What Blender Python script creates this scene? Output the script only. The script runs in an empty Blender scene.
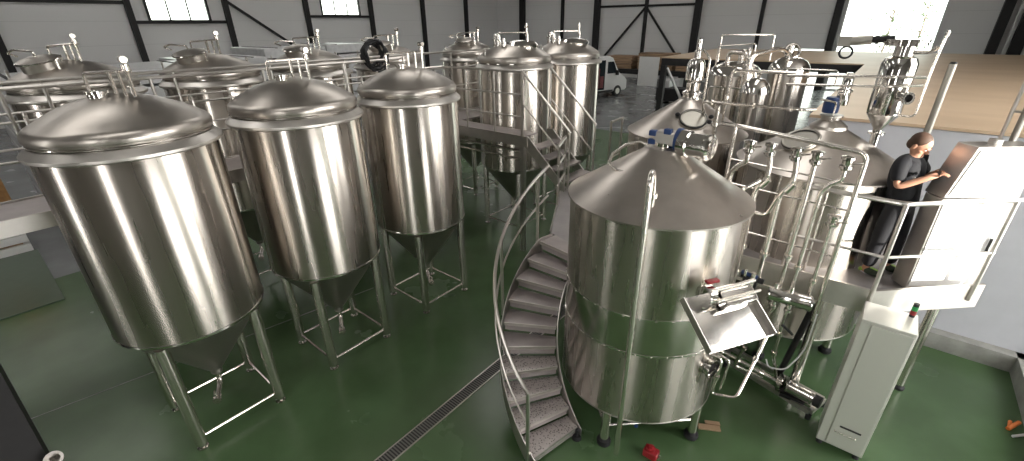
import bpy, bmesh, math, random
from math import *
from mathutils import Vector, Matrix
random.seed(7)
sc = bpy.context.scene
COL = sc.collection
V = Vector

# ------------------------------------------------------------------ materials
def newmat(name):
    m = bpy.data.materials.new(name); m.use_nodes = True
    nt = m.node_tree; b = nt.nodes['Principled BSDF']
    return m, nt, b
def ramp_noise(nt, b, c1, c2, scale, detail=4, coord='Object', lo=.35, hi=.65, stretch=None):
    tc = nt.nodes.new('ShaderNodeTexCoord'); n = nt.nodes.new('ShaderNodeTexNoise')
    n.inputs['Scale'].default_value = scale; n.inputs['Detail'].default_value = detail
    src = tc.outputs[coord]
    if stretch:
        mp = nt.nodes.new('ShaderNodeMapping'); mp.inputs['Scale'].default_value = stretch
        nt.links.new(src, mp.inputs['Vector']); src = mp.outputs['Vector']
    nt.links.new(src, n.inputs['Vector'])
    r = nt.nodes.new('ShaderNodeValToRGB')
    r.color_ramp.elements[0].position = lo; r.color_ramp.elements[1].position = hi
    r.color_ramp.elements[0].color = (*c1, 1); r.color_ramp.elements[1].color = (*c2, 1)
    nt.links.new(n.outputs['Fac'], r.inputs['Fac']); nt.links.new(r.outputs['Color'], b.inputs['Base Color'])
    return n, src
def simple(name, col, rough=.5, metal=0., spec=.5, noise=None):
    m, nt, b = newmat(name)
    b.inputs['Base Color'].default_value = (*col, 1)
    b.inputs['Roughness'].default_value = rough; b.inputs['Metallic'].default_value = metal
    b.inputs['Specular IOR Level'].default_value = spec
    if noise:
        ramp_noise(nt, b, tuple(c*(1-noise) for c in col), tuple(min(1, c*(1+noise)) for c in col), 6)
    return m
def steel(name, col, rough, aniso=0., rot=0., var=.05, stretch=(1, 1, 1), scale=8):
    m, nt, b = newmat(name)
    b.inputs['Metallic'].default_value = 1.0
    b.inputs['Roughness'].default_value = rough
    n, src = ramp_noise(nt, b, tuple(c*(1-var) for c in col), tuple(min(1, c*(1+var)) for c in col), scale, stretch=stretch)
    if aniso:
        b.inputs['Anisotropic'].default_value = aniso
        b.inputs['Anisotropic Rotation'].default_value = rot
        t = nt.nodes.new('ShaderNodeTangent'); t.direction_type = 'RADIAL'; t.axis = 'Z'
        nt.links.new(t.outputs['Tangent'], b.inputs['Tangent'])
    mr = nt.nodes.new('ShaderNodeMapRange')
    mr.inputs['To Min'].default_value = rough*.8; mr.inputs['To Max'].default_value = rough*1.25
    nt.links.new(n.outputs['Fac'], mr.inputs['Value']); nt.links.new(mr.outputs['Result'], b.inputs['Roughness'])
    return m
STC = (.54, .50, .455)
M = {}
M['brushed'] = steel('brushed_stainless_steel', STC, .27, .85, .25, .03, (2, 2, .15), 3)
M['band'] = steel('smooth_sheet_band', (.60, .58, .53), .16, 0, 0, .02)
M['dome'] = steel('satin_stainless_steel', (.47, .435, .40), .34, 0, 0, .04)
M['cone'] = steel('mill_finish_stainless_steel', (.36, .345, .31), .42, 0, 0, .05)
M['roof'] = steel('cone_roof_stainless_steel', (.50, .46, .425), .30, .5, 0, .04)
M['polish'] = steel('polished_stainless_steel', (.72, .70, .67), .10, 0, 0, .02)
M['rail'] = steel('railing_stainless_steel', (.62, .59, .56), .30, 0, 0, .04)
M['pipe'] = steel('pipe_stainless_steel', (.80, .76, .71), .22, 0, 0, .03)
M['plate'] = steel('sheet_stainless_steel', (.60, .57, .54), .38, 0, 0, .05)
M['cabinet'] = simple('brushed_cabinet_sheet', (.58, .58, .53), .36, .35)
M['decksheet'] = simple('grey_platform_sheet', (.34, .32, .32), .5, .5, noise=.06)
M['tread'] = simple('grey_stair_tread', (.40, .36, .355), .45, .6, noise=.08)
def tread_mat():
    m, nt, b = newmat('anti_slip_tread_sheet')
    b.inputs['Metallic'].default_value = .8; b.inputs['Roughness'].default_value = .45
    tc = nt.nodes.new('ShaderNodeTexCoord'); v = nt.nodes.new('ShaderNodeTexVoronoi'); v.inputs['Scale'].default_value = 42
    r = nt.nodes.new('ShaderNodeValToRGB')
    r.color_ramp.elements[0].position = .25; r.color_ramp.elements[0].color = (.24, .22, .215, 1)
    r.color_ramp.elements[1].position = .4; r.color_ramp.elements[1].color = (.62, .57, .56, 1)
    nt.links.new(tc.outputs['Object'], v.inputs['Vector']); nt.links.new(v.outputs['Distance'], r.inputs['Fac'])
    nt.links.new(r.outputs['Color'], b.inputs['Base Color'])
    bp = nt.nodes.new('ShaderNodeBump'); bp.inputs['Strength'].default_value = .4; bp.inputs['Distance'].default_value = .004
    nt.links.new(v.outputs['Distance'], bp.inputs['Height']); nt.links.new(bp.outputs['Normal'], b.inputs['Normal'])
    return m
M['antislip'] = tread_mat()
M['black'] = simple('black_painted_steel', (.010, .009, .010), .6, noise=.2)
M['rubber'] = simple('black_rubber', (.012, .012, .014), .6)
M['blue'] = simple('blue_painted_cast_metal', (.015, .045, .15), .4)
M['red'] = simple('red_plastic', (.28, .015, .02), .4)
M['green'] = simple('green_lens', (.02, .28, .08), .3)
M['orange'] = simple('orange_plastic', (.75, .20, .04), .5, noise=.1)
M['white'] = simple('white_paint', (.75, .75, .74), .35, noise=.02)
M['vanwhite'] = simple('van_white_enamel', (.78, .78, .78), .2)
M['glassdark'] = simple('dark_window_glass', (.02, .025, .03), .05)
M['sight'] = simple('sight_glass', (.10, .11, .11), .06)
M['paper'] = simple('white_protective_film', (.62, .62, .63), .32, noise=.08)
M['vanin'] = simple('dark_red_load', (.16, .03, .035), .6, noise=.3)
M['board'] = simple('laminate_sheet_grey', (.085, .12, .085), .3, noise=.05)
M['cardboard'] = simple('brown_cardboard', (.33, .17, .06), .7, noise=.3)
M['skin'] = simple('skin', (.50, .26, .17), .5, noise=.06)
M['hair'] = simple('short_brown_hair', (.07, .035, .02), .7, noise=.3)
M['shirt'] = simple('black_cotton', (.006, .0065, .010), .8, noise=.25)
M['jeans'] = simple('dark_denim', (.010, .010, .013), .85, noise=.25)
M['shoe'] = simple('dark_trainer_fabric', (.035, .05, .03), .7, noise=.3)
M['lime'] = simple('lime_shoe_lace', (.30, .50, .08), .6)
M['hazard'] = simple('worn_leaf_green', (.05, .09, .03), .8, noise=.4)
M['bark'] = simple('tree_bark', (.18, .14, .10), .9, noise=.3)

def floor_mat():
    m, nt, b = newmat('floor_coating')
    tc = nt.nodes.new('ShaderNodeTexCoord')
    def noise(scale, det, c1, c2, lo=.35, hi=.65):
        n = nt.nodes.new('ShaderNodeTexNoise'); n.inputs['Scale'].default_value = scale; n.inputs['Detail'].default_value = det
        nt.links.new(tc.outputs['Object'], n.inputs['Vector'])
        r = nt.nodes.new('ShaderNodeValToRGB')
        r.color_ramp.elements[0].position = lo; r.color_ramp.elements[1].position = hi
        r.color_ramp.elements[0].color = (*c1, 1); r.color_ramp.elements[1].color = (*c2, 1)
        nt.links.new(n.outputs['Fac'], r.inputs['Fac']); return n, r
    n1, g = noise(1.1, 5, (.056, .100, .042), (.080, .140, .064))
    n2, c = noise(.8, 8, (.12, .125, .13), (.22, .23, .235), .3, .7)
    sx = nt.nodes.new('ShaderNodeSeparateXYZ'); nt.links.new(tc.outputs['Object'], sx.inputs['Vector'])
    gt = nt.nodes.new('ShaderNodeMath'); gt.operation = 'GREATER_THAN'; gt.inputs[1].default_value = 17.5
    nt.links.new(sx.outputs['Y'], gt.inputs[0])
    lt = nt.nodes.new('ShaderNodeMath'); lt.operation = 'LESS_THAN'; lt.inputs[1].default_value = -11.2
    nt.links.new(sx.outputs['X'], lt.inputs[0])
    mx0 = nt.nodes.new('ShaderNodeMath'); mx0.operation = 'MAXIMUM'
    nt.links.new(gt.outputs[0], mx0.inputs[0]); nt.links.new(lt.outputs[0], mx0.inputs[1])
    mx = nt.nodes.new('ShaderNodeMix'); mx.data_type = 'RGBA'
    nt.links.new(mx0.outputs[0], mx.inputs['Factor'])
    nt.links.new(g.outputs['Color'], mx.inputs[6]); nt.links.new(c.outputs['Color'], mx.inputs[7])
    nt.links.new(mx.outputs[2], b.inputs['Base Color'])
    mr = nt.nodes.new('ShaderNodeMapRange'); mr.inputs['To Min'].default_value = .16; mr.inputs['To Max'].default_value = .34
    nt.links.new(n2.outputs['Fac'], mr.inputs['Value']); nt.links.new(mr.outputs['Result'], b.inputs['Roughness'])
    return m
M['floor'] = floor_mat()
def wall_mat(name, col, axis, pitch=1.15):
    m, nt, b = newmat(name)
    b.inputs['Roughness'].default_value = .45
    tc = nt.nodes.new('ShaderNodeTexCoord'); sx = nt.nodes.new('ShaderNodeSeparateXYZ')
    nt.links.new(tc.outputs['Object'], sx.inputs['Vector'])
    mu = nt.nodes.new('ShaderNodeMath'); mu.operation = 'MULTIPLY'; mu.inputs[1].default_value = 1/pitch
    nt.links.new(sx.outputs['Z'], mu.inputs[0])
    fr = nt.nodes.new('ShaderNodeMath'); fr.operation = 'FRACT'; nt.links.new(mu.outputs[0], fr.inputs[0])
    r = nt.nodes.new('ShaderNodeValToRGB'); e = r.color_ramp.elements
    e[0].position = 0; e[0].color = (*[c*.72 for c in col], 1)
    e[1].position = .02; e[1].color = (*col, 1)
    nt.links.new(fr.outputs[0], r.inputs['Fac']); nt.links.new(r.outputs['Color'], b.inputs['Base Color'])
    return m
M['wall'] = wall_mat('insulated_wall_panel', (.74, .735, .73), 'x')
M['darkwall'] = wall_mat('darkened_unseen_panel', (.17, .155, .14), 'x')  # out-of-view walls darkened to deepen contrast in the steel reflections
M['office'] = simple('office_white_wall', (.52, .53, .57), .5, noise=.02)
M['ceiling'] = simple('ceiling_sheet', (.26, .25, .24), .6, noise=.05)
M['concrete'] = simple('concrete', (.30, .30, .28), .8, noise=.15)
def ply_mat():
    m, nt, b = newmat('plywood')
    b.inputs['Roughness'].default_value = .42
    ramp_noise(nt, b, (.45, .33, .22), (.54, .41, .285), .9, 5, stretch=(.7, 1.6, 1), lo=.3, hi=.7)
    return m
M['ply'] = ply_mat()
def lumber_mat():
    m, nt, b = newmat('stacked_lumber')
    b.inputs['Roughness'].default_value = .7
    ramp_noise(nt, b, (.16, .10, .06), (.46, .31, .19), 3, 5, stretch=(.3, .3, 9), lo=.35, hi=.6)
    return m
M['lumber'] = lumber_mat()
def emit(name, col, s):
    m = bpy.data.materials.new(name); m.use_nodes = True; nt = m.node_tree
    nt.nodes.clear(); e = nt.nodes.new('ShaderNodeEmission'); o = nt.nodes.new('ShaderNodeOutputMaterial')
    e.inputs['Color'].default_value = (*col, 1); e.inputs['Strength'].default_value = s
    nt.links.new(e.outputs[0], o.inputs['Surface']); return m
M['day'] = emit('daylit_translucent_pane', (1, .98, .94), 14.0)
M['low_glow'] = emit('added_low_glow_pane', (1, .98, .95), 13.0)  # glow for low panes added to brighten the front vessel's right side
M['roof_glow'] = emit('added_roof_glow_strip', (1, .97, .92), 4.2)  # glow for unseen roof strips added as overhead fill
def grate_mat():
    m, nt, b = newmat('drain_grating')
    b.inputs['Metallic'].default_value = .5; b.inputs['Roughness'].default_value = .5
    tc = nt.nodes.new('ShaderNodeTexCoord'); sx = nt.nodes.new('ShaderNodeSeparateXYZ'); nt.links.new(tc.outputs['Object'], sx.inputs[0])
    mu = nt.nodes.new('ShaderNodeMath'); mu.operation = 'MULTIPLY'; mu.inputs[1].default_value = 30; nt.links.new(sx.outputs['Y'], mu.inputs[0])
    fr = nt.nodes.new('ShaderNodeMath'); fr.operation = 'FRACT'; nt.links.new(mu.outputs[0], fr.inputs[0])
    r = nt.nodes.new('ShaderNodeValToRGB'); r.color_ramp.elements[0].position = .45; r.color_ramp.elements[1].position = .55
    r.color_ramp.elements[0].color = (.02, .02, .02, 1); r.color_ramp.elements[1].color = (.2, .2, .19, 1)
    nt.links.new(fr.outputs[0], r.inputs['Fac']); nt.links.new(r.outputs['Color'], b.inputs['Base Color'])
    return m
M['grate'] = grate_mat()

# ------------------------------------------------------------------ mesh helpers
class MB:
    def __init__(s): s.bm = bmesh.new()
    def box(s, c, d, rz=0, mat=None):
        m = Matrix.Translation(V(c)) @ Matrix.Rotation(rz, 4, 'Z') @ (mat or Matrix()) @ Matrix.Diagonal((d[0], d[1], d[2], 1))
        bmesh.ops.create_cube(s.bm, size=1, matrix=m); return s
    def span(s, a, b):
        return s.box([(a[i]+b[i])/2 for i in range(3)], [abs(b[i]-a[i]) for i in range(3)])
    def bar(s, a, b, w, h=None):
        a = V(a); b = V(b); d = b-a; h = h or w
        q = d.to_track_quat('X', 'Z').to_matrix().to_4x4()
        m = Matrix.Translation((a+b)/2) @ q @ Matrix.Diagonal((d.length, w, h, 1))
        bmesh.ops.create_cube(s.bm, size=1, matrix=m); return s
    def tube(s, pts, r, n=10, closed=False, cap=True):
        pts = [V(p) for p in pts]; P = []
        for p in pts:
            if not P or (p-P[-1]).length > 1e-5: P.append(p)
        pts = P; N = len(pts); rs = r if isinstance(r, (list, tuple)) else [r]*N
        up = None; rings = []
        for i, p in enumerate(pts):
            if closed: t = (pts[(i+1) % N]-pts[i-1]).normalized()
            elif i == 0: t = (pts[1]-p).normalized()
            elif i == N-1: t = (p-pts[i-1]).normalized()
            else: t = ((pts[i+1]-p).normalized()+(p-pts[i-1]).normalized()).normalized()
            if up is None:
                up = t.orthogonal().normalized()
            else:
                up = (up-t*up.dot(t))
                up = up.normalized() if up.length > 1e-6 else t.orthogonal().normalized()
            w = t.cross(up)
            rings.append([s.bm.verts.new(p+(up*cos(2*pi*k/n)+w*sin(2*pi*k/n))*rs[i]) for k in range(n)])
        for i in range(N if closed else N-1):
            a = rings[i]; b = rings[(i+1) % N]
            for k in range(n):
                s.bm.faces.new((a[k], a[(k+1) % n], b[(k+1) % n], b[k]))
        if cap and not closed:
            s.bm.faces.new(list(reversed(rings[0]))); s.bm.faces.new(rings[-1])
        return s
    def cyl(s, a, b, r, r2=None, n=20):
        return s.tube([a, b], [r, r if r2 is None else r2], n)
    def lathe(s, prof, c=(0, 0, 0), n=48, axis=None, a0=0, a1=None):
        """profile of (radius, height) turned about the axis"""
        m = Matrix.Translation(V(c))
        if axis is not None: m = m @ V(axis).to_track_quat('Z', 'Y').to_matrix().to_4x4()
        full = a1 is None
        steps = n if full else n+1
        rings = []
        for r, z in prof:
            if r < 1e-6: rings.append([s.bm.verts.new(m @ V((0, 0, z)))]); continue
            rings.append([s.bm.verts.new(m @ V((r*cos(t), r*sin(t), z))) for t in
                          [(2*pi*k/n if full else a0+(a1-a0)*k/n) for k in range(steps)]])
        for a, b in zip(rings, rings[1:]):
            for k in range(n):
                k2 = (k+1) % steps
                if len(a) == 1 and len(b) == 1: continue
                if len(a) == 1: s.bm.faces.new((a[0], b[k], b[k2]))
                elif len(b) == 1: s.bm.faces.new((a[k], a[k2], b[0]))
                else: s.bm.faces.new((a[k], a[k2], b[k2], b[k]))
        return s
    def ell(s, c, r, n=16, mat=None):
        m = Matrix.Translation(V(c)) @ (mat or Matrix()) @ Matrix.Diagonal((r[0], r[1], r[2], 1))
        bmesh.ops.create_uvsphere(s.bm, u_segments=n, v_segments=max(8, n//2+2), radius=1, matrix=m); return s
    def solid(s, bot, top):
        """closed solid between two matching loops of points"""
        a = [s.bm.verts.new(V(p)) for p in bot]; b = [s.bm.verts.new(V(p)) for p in top]; n = len(a)
        s.bm.faces.new(list(reversed(a))); s.bm.faces.new(b)
        for k in range(n): s.bm.faces.new((a[k], a[(k+1) % n], b[(k+1) % n], b[k]))
        return s
    def torus(s, c, R, r, axis=(0, 0, 1), n=24, k=8):
        q = V(axis).to_track_quat('Z', 'Y')
        return s.tube([V(c)+q @ V((R*cos(2*pi*i/n), R*sin(2*pi*i/n), 0)) for i in range(n)], r, k, closed=True)
    def build(s, name, mat, parent=None, bevel=0, **kw):
        bmesh.ops.recalc_face_normals(s.bm, faces=s.bm.faces)
        me = bpy.data.meshes.new(name); s.bm.to_mesh(me); s.bm.free()
        me.polygons.foreach_set('use_smooth', [True]*len(me.polygons))
        me.set_sharp_from_angle(angle=radians(32))
        me.materials.append(mat if not isinstance(mat, str) else M[mat])
        o = bpy.data.objects.new(name, me); COL.objects.link(o)
        if parent: o.parent = parent
        if bevel:
            bv = o.modifiers.new('bevel', 'BEVEL'); bv.width = bevel; bv.segments = 2; bv.limit_method = 'ANGLE'; bv.harden_normals = False
        for k, v in kw.items(): o[k] = v
        return o
def fillet(pts, r=.05, k=5):
    pts = [V(p) for p in pts]; out = [pts[0]]
    for i in range(1, len(pts)-1):
        a, b, c = pts[i-1:i+2]; d1 = (a-b); d2 = (c-b)
        q = min(r, d1.length*.45, d2.length*.45); p1 = b+d1.normalized()*q; p2 = b+d2.normalized()*q
        for j in range(k+1):
            t = j/k; out.append(p1*(1-t)**2+b*2*t*(1-t)+p2*t*t)
    out.append(pts[-1]); return out
def thing(name, label, cat, loc=(0, 0, 0), group=None, rz=0):
    o = bpy.data.objects.new(name, None); COL.objects.link(o); o.location = loc; o.rotation_euler.z = rz
    o.empty_display_size = .1
    o['label'] = label; o['category'] = cat
    if group: o['group'] = group
    return o
def tag(o, label, cat, group=None):
    o['label'] = label; o['category'] = cat
    if group: o['group'] = group
    return o
def struct(o): o['kind'] = 'structure'; return o
CH = {}
def dup(root, loc, label, group=None):
    r = root.copy(); COL.objects.link(r); r.location = loc; r['label'] = label
    if group: r['group'] = group
    for ch in list(root.children):
        c = ch.copy(); COL.objects.link(c); c.parent = r
        for g in list(ch.children):
            d = g.copy(); COL.objects.link(d); d.parent = c
    return r

# ------------------------------------------------------------------ the hall
WX, WY, WR, WB, HC = -32.15, 37.0, 6.5, -9.0, 9.0
struct(MB().span((WX-.5, WB-.5, -.3), (WR+.5, WY+14, 0)).build('floor', 'floor'))
def wall_with_holes(name, axis, pos, th, lo, hi, z1, holes, mat='wall', z0=0):
    """wall along an axis with rectangular openings (a0,a1,b0,b1)"""
    mb = MB(); cuts = sorted({lo, hi, *[h[0] for h in holes], *[h[1] for h in holes]})
    for a, b in zip(cuts, cuts[1:]):
        hs = sorted([h for h in holes if h[0] <= a+1e-6 and h[1] >= b-1e-6], key=lambda h: h[2])
        z = z0; segs = []
        for h in hs:
            if h[2] > z+1e-6: segs.append((z, h[2]))
            z = h[3]
        if z < z1: segs.append((z, z1))
        for s0, s1 in segs:
            if axis == 'y': mb.span((pos-th/2, a, s0), (pos+th/2, b, s1))
            else: mb.span((a, pos-th/2, s0), (b, pos+th/2, s1))
    return struct(mb.build(name, mat))
leftwin = [(8.15, 11.1, 4.62, 6.4), (18.3, 21.3, 4.95, 6.6)]
wall_with_holes('wall_left', 'y', WX-.1, .2, WB, WY, HC, leftwin)
wall_with_holes('wall_back', 'x', WY+.1, .2, WX, WR, HC, [(-3.45, 1.35, 0.1, 7.2), (-6.9, -4.0, 0.0, 2.5)])
# right-hand and rear walls carry the bright glazing and added low panes that the steel reflects
rw = [(5.4, 8.0, 3.2, 8.2), (9.2, 11.6, 3.2, 8.2), (3.35, 4.35, 2.7, 4.75), (0, 2.9, .6, 2.9), (5.4, 7.4, .4, 1.9)]  # unglazed gap is sized so the sun strikes just the cabinet
wall_with_holes('wall_right', 'y', WR+.1, .2, WB, WY, HC, rw, 'darkwall')
bw = [(-8.7, -8.2, 1.0, 7.5), (2.4, 3.5, 1.0, 7.5)]
wall_with_holes('wall_rear', 'x', WB-.1, .2, WX, WR, HC, bw, 'darkwall')
struct(MB().span((WX, WB, HC), (WR, WY, HC+.2)).build('ceiling', 'ceiling'))
for i, (a, b, c, d) in enumerate((rw[0], rw[1], rw[3], rw[4])):
    w = struct(MB().span((WR+.02, a, c), (WR+.06, b, d)).build('window_%d' % (i+30), 'low_glow' if i >= 2 else 'day'))  # the lower panes are added glow, out of view
for i, (a, b, c, d) in enumerate(bw):
    struct(MB().span((a, WB-.06, c), (b, WB-.02, d)).build('window_%d' % (i+5), 'day'))
n = 7
for x0 in (-26, -17.5, -9.5, -2.5):  # added glowing strips in the unseen ceiling, filling the hall with light
    for y0 in (-4, 6, 16, 26):
        struct(MB().span((x0, y0, HC-.03), (x0+1.4, y0+5.5, HC-.005)).build('window_%d' % n, 'roof_glow')); n += 1

# left-wall windows: black frame, three panes side by side
def frame_window(idx, a, b, c, d):
    root = struct(bpy.data.objects.new('window_%d' % idx, None)); COL.objects.link(root); root.location = (WX, (a+b)/2, c)
    mb = MB(); w = (b-a)/2; h = d-c
    for y in (-w, w): mb.span((-.08, y-.05, 0), (.08, y+.05, h))
    for z in (0, h): mb.span((-.08, -w, z-.05), (.08, w, z+.05))
    mb.build('window_frame', 'black', root)
    mb = MB()
    for y in (-w/3, w/3): mb.span((-.03, y-.035, 0), (.03, y+.035, h))
    mb.build('mullion', 'black', root)
for i, (a, b, c, d) in enumerate(leftwin): frame_window(i+1, a, b, c, d)
# left wall columns, rails and brace
tn = 1
def trim(mb, mat='black'):
    global tn
    o = struct(mb.build('trim_%d' % tn, mat)); tn += 1; return o
Ls = [-2.9, 2.15, 7.34, 12.08, 17.1, 22.2, 27.3, 32.4]
for y in Ls: trim(MB().box((WX+.18, y, HC/2), (.3, .26, HC)))
for a, b, z in ((7.34, 12.08, 4.56), (17.1, 22.2, 4.88), (-2.9, 2.15, 5.45), (2.15, 7.34, 5.5), (12.08, 17.1, 6.6), (22.2, 27.3, 6.6), (27.3, 32.4, 6.6)):
    trim(MB().span((WX+.02, a, z-.09), (WX+.2, b, z+.07)))
trim(MB().bar((WX+.25, 11.9, 5.85), (WX+.25, 15.7, 3.1), .2, .12))
for y in (8.15, 11.1):
    trim(MB().span((WX+.02, y-.06, 4.6), (WX+.14, y+.06, 6.5)))
# back wall columns, rails and K brace
for x in (-28.8, -20.8, -12.42, -3.75, 3.7): trim(MB().box((x, WY-.25, HC/2), (.42, .46, HC)))
for x in (-24.35, -16.5, -8.1): trim(MB().box((x, WY-.14, HC/2), (.22, .24, HC)))
for a, b, z in ((-20.8, -16.5, 5.46), (-16.5, -12.42, 5.42), (-12.42, -8.1, 5.75), (-8.1, -3.75, 5.7), (-28.8, -24.35, 6.4), (-24.35, -20.8, 6.4)):
    trim(MB().span((a, WY-.14, z-.08), (b, WY-.02, z+.08)))
trim(MB().bar((-16.5, WY-.2, 5.35), (-19.9, WY-.2, 1.6), .2, .12))
trim(MB().bar((-16.5, WY-.2, 5.35), (-13.4, WY-.2, 1.6), .2, .12))
# the big glazed opening: frame and two roof columns beside it
w = bpy.data.objects.new('window_25', None); struct(w); COL.objects.link(w); w.location = (-1.05, WY, 0)
MB().span((-2.4, -.1, 0.1), (-2.28, .1, 7.2)).span((2.28, -.1, 0.1), (2.4, .1, 7.2)).span((-2.4, -.1, 7.1), (2.4, .1, 7.2)).build('window_frame', 'white', w)
trim(MB().box((4.6, WY-.3, HC/2), (.5, .5, HC)))
trim(MB().box((5.5, WY-.3, HC/2), (.5, .5, HC)))
trim(MB().box((4.15, WY-.6, HC/2), (.07, .07, HC)), 'white')
trim(MB().box((4.95, WY-.7, HC/2), (.12, .12, HC)), 'white')

# office box on the right with the plywood top
OX, OY, OZ = -.80, 7.75, 3.0
o = MB().span((OX, OY, 0), (WR-.02, OY+.12, OZ-.05)).build('wall_front', 'office'); struct(o)
o = MB().span((OX, OY+.12, 0), (OX+.12, 18, OZ-.05)).build('wall_side', 'office'); struct(o)
o = MB().solid([(OX, OY-.02, OZ-.04), (WR-.02, OY-.02, OZ-.04), (WR-.02, 25, OZ-.04), (-7.22, 25, OZ-.04), (-7.22, 18, OZ-.04), (OX, 18, OZ-.04)],
               [(OX, OY-.02, OZ), (WR-.02, OY-.02, OZ), (WR-.02, 25, OZ), (-7.22, 25, OZ), (-7.22, 18, OZ), (OX, 18, OZ)]).build('plywood_deck', 'ply')
tag(o, 'large pale plywood deck laid on the black steel frame and over the white office box', 'deck')
t = thing('deck_frame', 'black steel mezzanine frame of beams and posts under the plywood deck', 'steel frame', (-7.2, 18, 0))
MB().span((0, 0, OZ-.3), (6.40, .14, OZ-.04)).build('front_beam', 'black', t)
MB().span((0, .14, OZ-.3), (.14, 7, OZ-.04)).build('side_beam', 'black', t)
for x, y in ((.1, .07), (3.4, .07), (.1, 6.9), (3.4, 6.9), (6.1, 6.9)):
    MB().box((x, y, (OZ-.3)/2), (.2, .2, OZ-.3)).build('post', 'black', t)
MB().bar((.2, .15, 2.6), (1.1, 1.4, .3), .08).build('brace', 'white', t)
struct(MB().span((OX-.02, OY-.16, 0), (2.3, OY, .24)).span((2.18, 4.2, 0), (2.36, OY, .24)).build('trim_90', 'concrete'))
d = bpy.data.objects.new('door_1', None); struct(d); COL.objects.link(d); d.location = (2.85, OY-.03, .02)
MB().span((-.46, -.03, 0), (.5, .03, 2.1)).build('door_leaf', 'black', d)
MB().tube(fillet([(-.36, -.03, 1.0), (-.36, -.08, 1.0), (-.24, -.08, 1.0)], .02), .01).build('door_handle', 'pipe', d)
# drain, joint
t = thing('floor_drain', 'long narrow slotted drain channel in the green floor beside the curved stair', 'drain', (-3.16, 0, 0))
MB().span((-.07, -6, .001), (.07, 8, .006)).build('grating', 'grate', t)
MB().span((-.085, -6, 0), (-.07, 8, .009)).span((.07, -6, 0), (.085, 8, .009)).build('edge_strip', 'plate', t)
trim(MB().bar((-7.25, -2.4, .0015), (-6.2, 3.6, .0015), .012, .002), 'concrete')

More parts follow.
